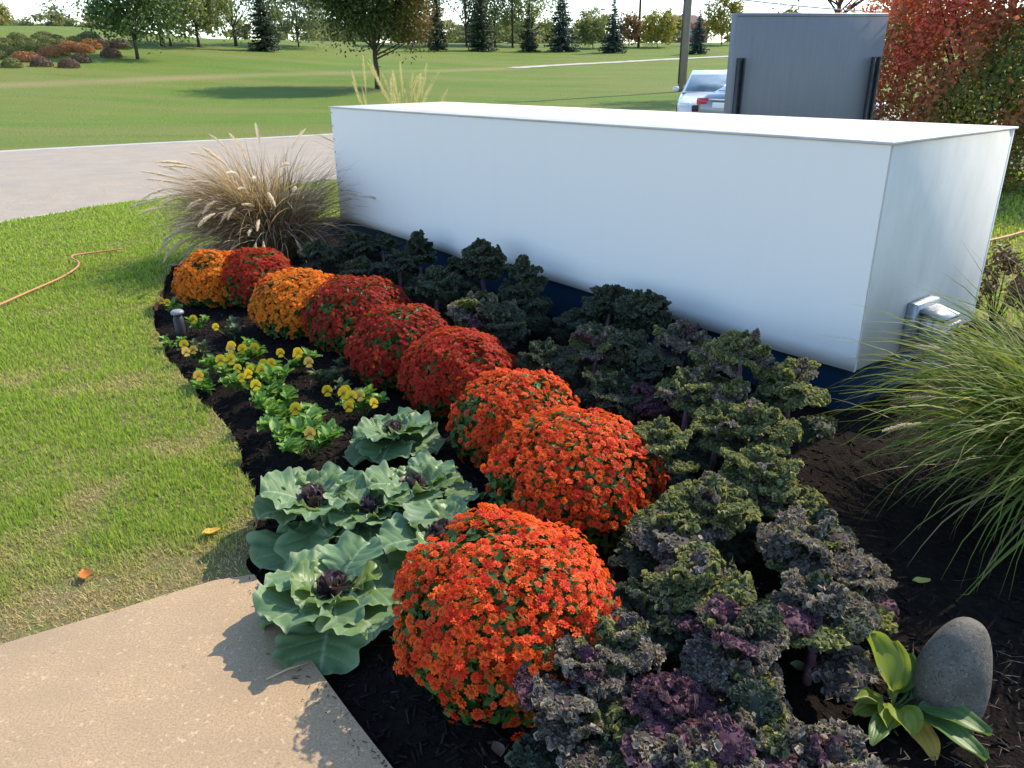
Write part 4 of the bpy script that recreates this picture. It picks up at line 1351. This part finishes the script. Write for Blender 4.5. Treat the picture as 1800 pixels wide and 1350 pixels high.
def fallen(px, py, size, rz, col, label, z=.03, ground=0):
    p = at(px, py, z)
    m = leafmat("fallen_leaf", col, tuple(c * .8 for c in col), None, transl=.25, rough=.6)
    def fn(T, Sx):
        half = .34 * np.sin(np.clip(T, .02, .98) * math.pi) ** .75
        return np.stack([Sx * half, T - .5, .10 * Sx ** 2 + .10 * (T - .5) ** 2 + .03 * np.sin(T * 9 + Sx * 2)], -1), Sx * 0
    v, f, fc = sheet(9, 7, fn)
    o = ob("fallen_leaf", mesh("fallen_leaf", v * size, f, m, smooth=True), None, p, (random.uniform(-.2, .2), random.uniform(-.2, .2), rz))
    tag(o, label, "leaf", "fallen leaves")
fallen(1620, 1022, .055, 1.5, (.50, .47, .12), "yellow fallen leaf on mulch beyond the stone", .02)
fallen(1405, 1172, .05, 1.3, (.40, .40, .20), "pale green fallen leaf on mulch left of the hosta", .04)
fallen(150, 1010, .06, .6, (.48, .16, .03), "orange fallen leaf on the dry grass left of the walk", .018)
fallen(372, 935, .07, 2.4, (.55, .36, .06), "amber fallen leaf on the lawn near the cabbages", .018)
fallen(875, 1318, .05, .3, (.30, .20, .15), "brown fallen leaf on the mulch below the largest chrysanthemum", .02)
fallen(1690, 575, .07, 1.0, (.45, .33, .22), "tan dead leaf near the outlet box", .2)
stk = at(505, 1180, .012)
o = MB().tube([(-.05, -.03, 0), (0, .004, .004), (.055, .035, 0)], [.0025, .003, .002], 6).obj("twig", pmat("twig", (.42, .33, .2), .8), None, True, stk)
tag(o, "thin dry twig lying on the concrete walk", "twig")
sk2 = at(467, 1040, .012)
o = MB().tube([(-.035, .04, 0), (0, .0, .004), (.04, -.035, 0)], [.006, .007, .005], 6).obj("twig", pmat("twig_grey", (.38, .33, .25), .8), None, True, sk2)
tag(o, "stout pale stick at the walk corner beside the front cabbage", "twig")

# ------------------------------------------------------------------ trees and shrubs
M_BARK = pmat("bark", (.085, .065, .05), .9, .1, (.05, .04, .032), 12, bs=.5, bscale=20, bd=.03)
def crown_leaves(rng, n, centre, rad, leaf, clumps=60, hollow=.35, lo=-.72):
    d = unit(rng.normal(size=(clumps, 3)))
    d = d[d[:, 2] > lo]
    cr = rng.uniform(hollow, 1.0, len(d)) ** .6
    cc = d * cr[:, None] * (1 + .22 * (rng.random(len(d)) - .5))[:, None] * np.array(rad)
    k = rng.integers(len(cc), size=n)
    sg = np.array(rad) * rng.uniform(.08, .18, len(cc))[k][:, None]
    L = cc[k] + rng.normal(size=(n, 3)) * sg
    nd = unit(L / np.array(rad) + rng.normal(0, .8, (n, 3)) + np.array([0, 0, .3]))
    V, F = scatter(LEAF_V, LEAF_F, frames(nd, rng), L + np.array(centre), rng.uniform(.7, 1.3, n) * leaf)
    rc = rng.random(len(cc))
    return V, F[0], np.repeat(np.clip(.6 * rc[k] + .4 * rng.random(n), 0, .99), 4), L, cc + np.array(centre)
def deciduous(name, label, loc, h, crown_w, trunk_h, mleaf, leaf=.14, n=5000, seed=1, cat="tree", group=None, trunk_r=None, clumps=60, hollow=.35, facfn=None, multi=1, drop=0.0):
    rng = np.random.default_rng(seed)
    root = thing(name, label, cat, loc, 0, group)
    ch = (h - trunk_h) / 2
    rad = (crown_w / 2, crown_w / 2, ch)
    centre = (0, 0, trunk_h + ch - drop)
    V, F, rn, L, cc = crown_leaves(rng, n, centre, rad, leaf, clumps, hollow)
    at_ = {"rnd": rn}
    if facfn is not None:
        at_["fac"] = np.repeat(facfn(L, rng), 4)
    ob("crown", mesh("crown", V, F, mleaf, at_), root)
    tr = trunk_r or h * .010
    mb = MB()
    for q in range(multi):
        bx_, by_ = (rng.uniform(-.3, .3), rng.uniform(-.3, .3)) if multi > 1 else (0, 0)
        mb.tube([(bx_ * .3, by_ * .3, -.2), (bx_ * .5 + .02, by_ * .5, trunk_h * .6), (bx_ - .03, by_ + .02, trunk_h), (bx_ + .05, by_ - .04, trunk_h + ch), (bx_ * 1.5, by_ * 1.5, trunk_h + ch * 1.7)], [tr * 1.25, tr, tr * .9, tr * .5, tr * .15], 8)
    for c in cc[:: max(1, len(cc) // 16)]:
        z0 = trunk_h * .85 + .5 * max(0, (c[2] - trunk_h)) * rng.uniform(.2, .7)
        m_ = Vector(c) * .5 + Vector((0, 0, z0)) * .5 + Vector((0, 0, -.01 * h))
        mb.tube([(0, 0, z0), m_, tuple(c)], [tr * .42, tr * .26, tr * .08], 5, cap=False)
    mb.obj("trunk", M_BARK, root, True)
    return root
M_T1 = leafmat("maple_green", (.035, .062, .014), (.075, .105, .024), (.20, .085, .025), transl=.35)
M_T2 = leafmat("linden_green", (.050, .095, .024), (.085, .14, .04), None, transl=.35)
M_T3 = leafmat("pale_green", (.17, .21, .075), (.24, .26, .11), (.28, .18, .06), transl=.5)
M_T4 = leafmat("yellow_green", (.24, .23, .045), (.33, .28, .05), (.3, .16, .04), transl=.4)
M_T5 = leafmat("grey_green", (.18, .22, .12), (.25, .28, .16), None, transl=.5)
M_T6 = leafmat("rusty", (.26, .14, .06), (.32, .19, .08), None, transl=.35)

p = on_land(664, 156)
deciduous("shade_tree", "rounded dark green shade tree standing alone in the field behind the box", p, 7.8, 6.0, 1.5, M_T1, .17, 32000, 31, clumps=240, hollow=.3, trunk_r=.13,
          facfn=lambda L, r: np.clip(L[:, 0] * .30 + r.normal(0, .25, len(L)) - .3, 0, 1) * .7)
p = on_land(242, 104)
deciduous("young_tree", "young leafy tree right of the shrub bank", p, 8.0, 5.6, 1.0, M_T2, .25, 9000, 32, drop=.9, clumps=110, hollow=.2, trunk_r=.10)
FARDEC = [  # px, base row, height, width, material, label, n
    (350, 82, 11.0, 6.0, M_T3, "thin pale tree with brownish leaves left of the tall spruce", 2600),
    (415, 80, 13.0, 6.5, M_T5, "sparse forked tree between two darker trees on the far left", 1300),
    (8, 84, 9.0, 4.5, M_T4, "yellow tree at the far upper left corner", 2600),
    (48, 88, 4.6, 6.5, M_T5, "grey green tree behind the shrub bank", 2600),
    (300, 80, 8.0, 8.0, M_T3, "pale round tree beside the thin dark pole", 2400),
    (1155, 82, 4.6, 5.0, M_T4, "small pale autumn tree between two poles", 1500),
    (1105, 83, 4.4, 3.2, M_T6, "little russet tree right of the blue spruces", 1000),
    (1042, 84, 4.6, 5.0, M_T3, "small yellowish tree between the two bluest spruces", 1400),
    (1268, 78, 7.5, 5.0, M_T4, "orange tinged tree beside the grey sign", 2000),
    (870, 80, 11.5, 7.0, M_T3, "tall airy tree behind the middle spruces", 2400),
    (820, 80, 12.0, 6.5, M_T5, "tall light green tree between spruces", 2400),
    (935, 80, 13.0, 8.0, M_T3, "tall airy tree right of the centre pole", 2400),
    (725, 82, 6.5, 6.0, M_T6, "russet tree partly hidden by the shade tree", 1800),
    (525, 82, 7.0, 7.5, M_T5, "grey green tree left of the shade tree", 2200),
    (1600, 80, 12.0, 11.0, M_T4, "yellow green tree behind the red shrub", 3600),
]
for i, (px, py, h, wd, m, lab, n_) in enumerate(FARDEC):
    p = on_land(px, py + 1)
    if px < 100:
        p = atd(px, 70, 150); p.z = float(land(p.x, 150)) - .5
    p.y += .0
    deciduous("field_tree", lab, p, h, wd, h * .08, m, .29, int(n_ * 2.6), 50 + i, drop=h * .13, group="trees along the far edge of the field", clumps=60, hollow=.2)
# dark pine canopy over the grey sign
p = Vector((15.5, 40, float(land(15.5, 40))))
deciduous("pine_tree", "dark green pine rising behind the grey sign", p, 11.5, 9.0, 3.6, leafmat("pine_dark", (.022, .045, .016), (.045, .075, .025), None, transl=.2), .26, 5200, 77, clumps=70)

def conifer_mesh(seed, h, w_, m):
    rng = np.random.default_rng(seed)
    Ls, Ds, Sz = [], [], []
    lay = int(h * 3.2)
    for k in range(lay):
        f = k / (lay - 1)
        z = h * (.05 + .95 * f)
        rr = w_ / 2 * (1 - f) ** .82 * rng.uniform(.78, 1.15) + .05
        nb = max(4, int(11 * (1 - f) + 4))
        for b in range(nb):
            a = rng.uniform(0, 6.28)
            rl = rr * rng.uniform(.7, 1.15)
            ns = max(4, int(rl / .10))
            s = np.linspace(.15, 1, ns)
            pos = np.stack([np.cos(a) * rl * s, np.sin(a) * rl * s, z - .22 * rl * s + .10 * rl * s ** 3], 1)
            pos = np.repeat(pos, 3, 0) + rng.normal(0, .05 + .02 * h / 6, (ns * 3, 3))
            Ls.append(pos)
            Ds.append(np.tile([[math.cos(a) * .4, math.sin(a) * .4, 1]], (ns * 3, 1)) + rng.normal(0, .5, (ns * 3, 3)))
            Sz.append(np.full(ns * 3, .26) * rng.uniform(.7, 1.3, ns * 3))
    L, D, Sz = np.concatenate(Ls), np.concatenate(Ds), np.concatenate(Sz)
    V, F = scatter(LEAF_V, LEAF_F, frames(D, rng), L, Sz)
    return mesh("foliage", V, F[0], m, {"rnd": np.repeat(rng.random(len(L)), 4)})
M_SPR = [leafmat("spruce_green", (.028, .048, .024), (.060, .082, .042), None, transl=.15, rough=.6), leafmat("spruce_blue", (.026, .052, .042), (.055, .088, .072), None, transl=.15, rough=.6)]
CM = [conifer_mesh(1, 7.5, 4.0, M_SPR[0]), conifer_mesh(2, 7.5, 4.6, M_SPR[1]), conifer_mesh(3, 7.5, 2.6, M_SPR[0])]
CON = [  # px, base row, height in px, proto, label
    (466, 90, 112, 0, "tall dark spruce on the left of the shade tree"),
    (770, 90, 100, 2, "narrow thin spruce just right of the shade tree"),
    (846, 90, 108, 0, "dense dark spruce second right of the shade tree"),
    (930, 91, 70, 0, "small ragged spruce left of the big blue spruce"),
    (988, 91, 98, 1, "big blue green spruce near the middle of the field edge"),
    (1078, 93, 84, 1, "blue green spruce with a pointed top left of the thin pole"),
    (1226, 95, 66, 1, "small blue spruce between the utility pole and the grey sign"),
]
for i, (px, py, hp_, k, lab) in enumerate(CON):
    p = on_land(px, py)
    h = hp_ * depth_of(p) / FPX * 1.04
    root = thing("spruce_tree", lab, "spruce", p, i * 1.3, "spruces at the field edge", h / 7.5)
    ob("crown", CM[k], root)
    MB().tube([(0, 0, -.3), (0, 0, 3.5), (0, 0, 7.3)], [.13, .08, .015], 7).obj("trunk", M_BARK, root)

# a distant wood that reads as one mass
rng = np.random.default_rng(200)
Vs, Fs, Rn, off = [], [], [], 0
for k in range(78):
    px = rng.uniform(-120, 1900)
    if 1085 < px < 1290 and rng.random() < .8:
        continue
    y = rng.uniform(128, 165)
    q = atd(px, 60, y)
    hh = rng.uniform(3.2, 6.0) * (1.0 if px < 700 else .9)
    V, F, rn, L, cc = crown_leaves(rng, 900, (q.x, y, float(land(q.x, y)) + hh * .45), (rng.uniform(3, 6), 3, hh * .6), .62, 22, .2)
    Vs.append(V); Fs.append(F + off); off += len(V); Rn.append(np.clip(rn * .5 + .5 * rng.random(), 0, .99))
o = stuff(ob("far_wood", mesh("far_wood", np.concatenate(Vs), np.concatenate(Fs), leafmat("far_wood", (.15, .18, .085), (.25, .25, .125), None, transl=.5), {"rnd": np.concatenate(Rn)})))
tag(o, "distant wood along the skyline behind the field", "trees")

# shrubs planted in rows on the bank, upper left
M_SHR = [leafmat("shrub_green", (.13, .15, .045), (.19, .20, .06), None, transl=.3), leafmat("shrub_rust", (.34, .15, .06), (.42, .20, .08), None, transl=.3), leafmat("shrub_dark", (.13, .08, .06), (.18, .11, .08), None, transl=.25)]
def shrub_mesh(seed, m):
    rng = np.random.default_rng(seed)
    n = 1500
    d = unit(rng.normal(size=(n, 3)))
    d[:, 2] = np.abs(d[:, 2]) * 1.0 - .25 * rng.random(n)
    L = d * np.array([.92, .92, .72]) * rng.uniform(.86, 1.04, n)[:, None]
    V, F = scatter(LEAF_V, LEAF_F, frames(unit(d + rng.normal(0, .5, d.shape)), rng), L + np.array([0, 0, .14]), rng.uniform(.10, .18, n))
    return mesh("foliage", V, F[0], m, {"rnd": np.repeat(rng.random(n), 4)})
SHM = [[shrub_mesh(300 + 10 * k + i, m) for i in range(2)] for k, m in enumerate(M_SHR)]
ORD = ["first", "second", "third", "fourth", "fifth", "sixth", "seventh", "eighth", "ninth", "tenth", "eleventh", "twelfth"]
ROWS = [  # row name, base row left -> right, list of (px, py, tone)
    ("front", [(-22, 118, 0), (22, 119, 0), (74, 117, 2), (122, 119, 2), (143, 110, 2), (196, 101, 2)]),
    ("second", [(-5, 104, 0), (40, 108, 1), (54, 108, 1), (85, 100, 1), (103, 97, 1), (150, 93, 1), (176, 85, 2)]),
    ("third", [(12, 95, 0), (30, 98, 0), (62, 90, 0), (82, 92, 0), (122, 90, 1), (138, 91, 1), (160, 86, 1), (212, 86, 2)]),
    ("fourth", [(-8, 86, 0), (8, 84, 0), (40, 86, 0), (54, 82, 0), (88, 83, 0), (112, 85, 0), (132, 80, 0)]),
    ("back", [(10, 75, 0), (38, 74, 0), (70, 77, 0), (100, 76, 0), (124, 74, 0), (152, 76, 0)]),
]
CN = ["olive green", "rusty", "brown"]
for rn_, lst in ROWS:
    for j, (px, py, tn) in enumerate(lst):
        p = on_land(px, max(py, 76))
        if py < 76:
            p.y += 1.5 * (76 - py); p.z = float(land(p.x, p.y))
        s = 19 * depth_of(p) / FPX * random.uniform(.9, 1.1)
        root = thing("rounded_shrub", "%s rounded shrub, %s from the left in the %s row on the bank" % (CN[tn], ORD[j], rn_), "shrub", p, random.uniform(0, 6), "rounded shrubs on the bank", s)
        ob("foliage", SHM[tn][j % 2], root)

# burning bush at the right
M_BUSH = leafmat("burning_bush", (.075, .115, .03), (.16, .18, .055), (.66, .12, .10), transl=.48)
bp = atd(1760, 120, 10.8)
rng = np.random.default_rng(210)
root = thing("burning_bush", "large burning bush turning red behind the right end of the white box", "shrub", (bp.x, 10.8, 0))
V, F, rn, L, cc = crown_leaves(rng, 42000, (0, 0, 1.5), (1.7, 1.55, 1.85), .072, 200, .4, -1.0)
redness = np.clip(.02 + .55 * (L[:, 2] / 1.6) - .45 * (L[:, 0] / 1.6) + 1.3 * (vnoise(L[:, 0] * 2.2 + 3, L[:, 2] * 2.2 + L[:, 1] * 1.5, 7) - .5) + rng.normal(0, .16, len(L)), 0, 1)
stuff(ob("leaves", mesh("leaves", V, F, M_BUSH, {"rnd": rn, "fac": np.repeat(redness, 4)}), root))
mb = MB()
for k in range(26):
    c = cc[k * 5]
    mb.tube([(rng.uniform(-.2, .2), rng.uniform(-.2, .2), -.1), (c[0] * .4, c[1] * .4, c[2] * .45), tuple(c)], [.03, .02, .006], 6)
mb.obj("stems", M_BARK, root)
# low brown-leaved shrub at the back corner of the bed
bp = at(1752, 540, .1)
root = thing("small_shrub", "small brown twiggy shrub at the back corner of the white box", "shrub", (bp.x, bp.y, 0))
V, F, rn, L, cc = crown_leaves(rng, 900, (0, 0, .26), (.2, .2, .24), .04, 30, .2)
ob("leaves", mesh("leaves", V, F, leafmat("brown_leaf", (.10, .06, .035), (.16, .11, .06), None, transl=.25), {"rnd": rn}), root)
mb = MB()
for k in range(10):
    c = cc[k % len(cc)]
    mb.tube([(0, 0, -.05), (c[0] * .5, c[1] * .5, c[2] * .6), tuple(c)], [.006, .004, .002], 5)
mb.obj("stems", M_BARK, root)

# ------------------------------------------------------------------ poles, wire, lamps, far building
M_WOOD = pmat("pole_wood", (.25, .21, .18), .85, .15, (.17, .145, .12), 6, bs=.4, bscale=12, bd=.02, stretch=(6, 6, .4))
M_DKPOLE = pmat("dark_pole", (.045, .04, .038), .6, .3)
p = on_land(1198, 161)
t_ = thing("utility_pole", "thick weathered wooden utility pole beside the parked cars", "pole", p)
MB().tube([(0, 0, -.5), (.03, 0, 3), (.10, 0, 11)], [.215, .205, .15], 14).obj("shaft", M_WOOD, t_, True)
MB().box(-1.2, 1.2, -.07, .07, 10.0, 10.16).obj("crossarm", M_WOOD, t_)
MB().tube([(-.22, -.05, .4), (-.19, -.05, 5)], .03, 6).obj("conduit", M_DKPOLE, t_)
for px, py, rad, lab in ((286, 81, .17, "dark slim pole at the upper left beside the young tree"), (901, 84, .13, "slim dark pole between spruces near the middle"), (1122, 84, .16, "dark pole standing alone against the sky left of the utility pole")):
    p = on_land(px, py)
    t_ = thing("light_pole", lab, "pole", p)
    MB().tube([(0, 0, -.3), (0, 0, 12)], [rad, rad * .7], 8).obj("shaft", M_DKPOLE, t_)
    MB().box(-.8, .8, -.15, .15, 12.0, 12.15).obj("lamp_head", M_DKPOLE, t_)
M_LP = pmat("pale_pole", (.42, .43, .44), .5)
for px, topy, lab in ((1243, 8, "thin twin-headed pale lamp post far behind the utility pole"), (1052, 17, "thin pale lamp post far behind the blue spruces")):
    p = atd(px, 70, 150)
    p.z = float(land(p.x, 150))
    h = atd(px, topy, 150).z - p.z
    t_ = thing("lamp_post", lab, "lamp post", p)
    MB().tube([(0, 0, -.2), (0, 0, h)], .10, 6).obj("shaft", M_LP, t_)
    for s in (-1, 1):
        MB().box(s * .2, s * 1.0, -.2, .2, h - .1, h + .15).obj("lamp_head", M_LP, t_)
# overhead wire across the top right
w0, w1 = atd(1150, -22, 36), atd(1900, 26, 30)
pts = [w0.lerp(w1, i / 16) - Vector((0, 0, .35 * math.sin(math.pi * i / 16))) for i in range(17)]
o = MB().tube(pts, .028, 6).obj("overhead_wire", pmat("pale_wire", (.45, .45, .45), .5), None, True)
tag(o, "pale overhead wire crossing above the grey sign", "wire")
# brick building
p = atd(1188, 80, 150)
p.z = float(land(p.x, 150))
t_ = thing("brick_building", "small red brick building far off beside the utility pole", "building", p)
M_BR = pmat("brick", (.22, .10, .085), .9, .1, (.17, .075, .065), 2)
MB().box(-1.6, 5.5, 0, 6, -.5, 3.6).obj("wall", M_BR, t_)
MB().add([(-1.9, -.3, 3.6), (5.8, -.3, 3.6), (5.8, 6.3, 3.6), (-1.9, 6.3, 3.6), (0.2, 3, 5.0), (3.7, 3, 5.0)], [(0, 1, 5, 4), (1, 2, 5), (2, 3, 4, 5), (3, 0, 4)]).obj("roof", pmat("roof", (.10, .07, .065), .9), t_)
for x in (-.9, .6, 2.1, 3.6):
    MB().box(x, x + .7, -.04, .02, 1.2, 2.5).obj("window", pmat("far_glass", (.25, .28, .32), .2, .5), t_)

# ------------------------------------------------------------------ cars
M_GLASS = pmat("car_glass", (.10, .14, .15), .08, .6, (.16, .22, .22), 2)
M_TYRE = pmat("tyre", (.018, .018, .018), .8)
M_RIM = pmat("rim", (.5, .5, .52), .3, metallic=.8)
M_TAIL = pmat("tail_light", (.42, .012, .02), .15, .5)
M_HEAD = pmat("head_light", (.75, .78, .8), .1, .6)
M_PLATE = pmat("plate", (.7, .72, .75), .4)
M_BLACKP = pmat("black_trim", (.02, .02, .022), .5)
M_CHROME = pmat("chrome", (.7, .7, .72), .12, metallic=1)
def car(label, loc, rz, paint):
    t_ = thing("parked_car", label, "car", loc, rz, "cars standing on the road behind the box")
    # stations along Y (front = -Y): y, z bottom, z shoulder, half width
    ST = [(-2.38, .38, .56, .62), (-2.32, .26, .66, .76), (-2.12, .20, .73, .85), (-1.6, .19, .82, .895), (-1.0, .19, .92, .905), (-.3, .19, .95, .91), (.6, .19, .96, .91), (1.4, .19, .99, .905), (1.95, .21, 1.02, .87), (2.22, .27, .99, .82), (2.34, .36, .86, .76), (2.38, .48, .70, .68)]
    V, F = [], []
    K = 14
    for y, zb, zt_, hw_ in ST:
        zc_, hz = (zb + zt_) / 2, (zt_ - zb) / 2
        for k in range(K):
            a = 2 * math.pi * (k + .5) / K
            c, s = math.cos(a), math.sin(a)
            V.append((hw_ * math.copysign(abs(c) ** .35, c), y, zc_ + hz * math.copysign(abs(s) ** .45, s)))
    for i in range(len(ST) - 1):
        for k in range(K):
            F.append((i * K + (k + 1) % K, i * K + k, (i + 1) * K + k, (i + 1) * K + (k + 1) % K))
    F += [tuple(range(K)), tuple(range(len(V) - 1, len(V) - 1 - K, -1))]
    MB().add(V, F).obj("body", paint, t_, True)
    # cabin
    PR = [(-1.08, .90, .80), (-.30, 1.33, .64), (.05, 1.43, .60), (.55, 1.455, .59), (1.05, 1.41, .60), (1.95, 1.0, .74)]
    V = [(s * hw_, y, z) for y, z, hw_ in PR for s in (-1, 1)] + [(s * .84, y, .90) for y in (-1.08, 1.95) for s in (-1, 1)]
    F = [(2 * i, 2 * i + 1, 2 * i + 3, 2 * i + 2) for i in range(5)] + [(12, 0, 2, 4, 6, 8, 10, 14), (15, 11, 9, 7, 5, 3, 1, 13)]
    MB().add(V, F).obj("cabin", paint, t_)
    def pane(name, pts, m):
        MB().add(pts + [tuple(Vector(p) - Vector((0, 0, .012))) for p in pts], [(0, 1, 2, 3), (7, 6, 5, 4), (0, 4, 5, 1), (1, 5, 6, 2), (2, 6, 7, 3), (3, 7, 4, 0)]).obj(name, m, t_)
    pane("windscreen", [(-.72, -1.03, .945), (.72, -1.03, .945), (.58, -.30, 1.345), (-.58, -.30, 1.345)], M_GLASS)
    pane("rear_window", [(.66, 1.86, 1.055), (-.66, 1.86, 1.055), (-.54, 1.10, 1.405), (.54, 1.10, 1.405)], M_GLASS)
    for s in (-1, 1):
        MB().add([(s * .815, -.85, .97), (s * .845, .3, .98), (s * .625, .3, 1.40), (s * .655, -.28, 1.30)], [(0, 1, 2, 3) if s > 0 else (3, 2, 1, 0)]).obj("side_window", M_GLASS, t_)
        MB().add([(s * .845, .36, .98), (s * .80, 1.55, 1.02), (s * .63, 1.0, 1.38), (s * .625, .36, 1.40)], [(0, 1, 2, 3) if s > 0 else (3, 2, 1, 0)]).obj("side_window", M_GLASS, t_)
        MB().box(*sorted((s * .50, s * .80)), -2.33, -2.12, .58, .70, bev=.03).obj("headlight", M_HEAD, t_)
        MB().box(*sorted((s * .46, s * .84)), 2.12, 2.36, .74, .90, bev=.03).obj("tail_light", M_TAIL, t_)
        MB().box(*sorted((s * .90, s * 1.07)), -.78, -.66, .93, 1.05, bev=.03).obj("mirror", paint, t_)
        for y in (-1.45, 1.42):
            wt = thing("wheel", "", "", (s * .80, y, .32))
            del wt["label"], wt["category"]
            wt.parent = t_
            prof = []
            q = MB()
            q.lathe([(.18, -.10), (.30, -.10), (.32, -.07), (.32, .07), (.30, .10), (.18, .10)], 20)
            q.obj("tyre", M_TYRE, wt, True, rot=(0, math.pi / 2, 0))
            MB().lathe([(.19, -.08), (.19, .085), (.12, .10), (.03, .105)], 16).obj("rim", M_RIM, wt, True, rot=(0, math.pi / 2 * s, 0))
    MB().box(-.48, .48, -2.40, -2.30, .47, .63, bev=.02).obj("grille", M_BLACKP, t_)
    MB().box(-.70, .70, -2.41, -2.28, .22, .33, bev=.02).obj("air_intake", M_BLACKP, t_)
    MB().box(-.62, .62, 2.28, 2.405, .28, .36, bev=.02).obj("rear_bumper_trim", M_BLACKP, t_)
    MB().box(-.26, .26, 2.36, 2.40, .70, .82, bev=.004).obj("licence_plate", M_PLATE, t_)
    MB().box(-.26, .26, -2.425, -2.405, .36, .47, bev=.004).obj("licence_plate", M_PLATE, t_)
    MB().box(-.40, .40, 2.33, 2.395, .86, .89, bev=.004).obj("boot_trim", M_CHROME, t_)
    return t_
car("white sedan facing the camera, partly hidden by the grey sign", (5.75, 23.3, .0), R(-14), pmat("white_car_paint", (.56, .575, .60), .25, .5, coat=.6))
car("silver grey sedan seen from behind in front of the white sedan", (6.75, 19.3, -.01), R(120), pmat("silver_car_paint", (.20, .205, .225), .3, .5, metallic=.4, coat=.6))
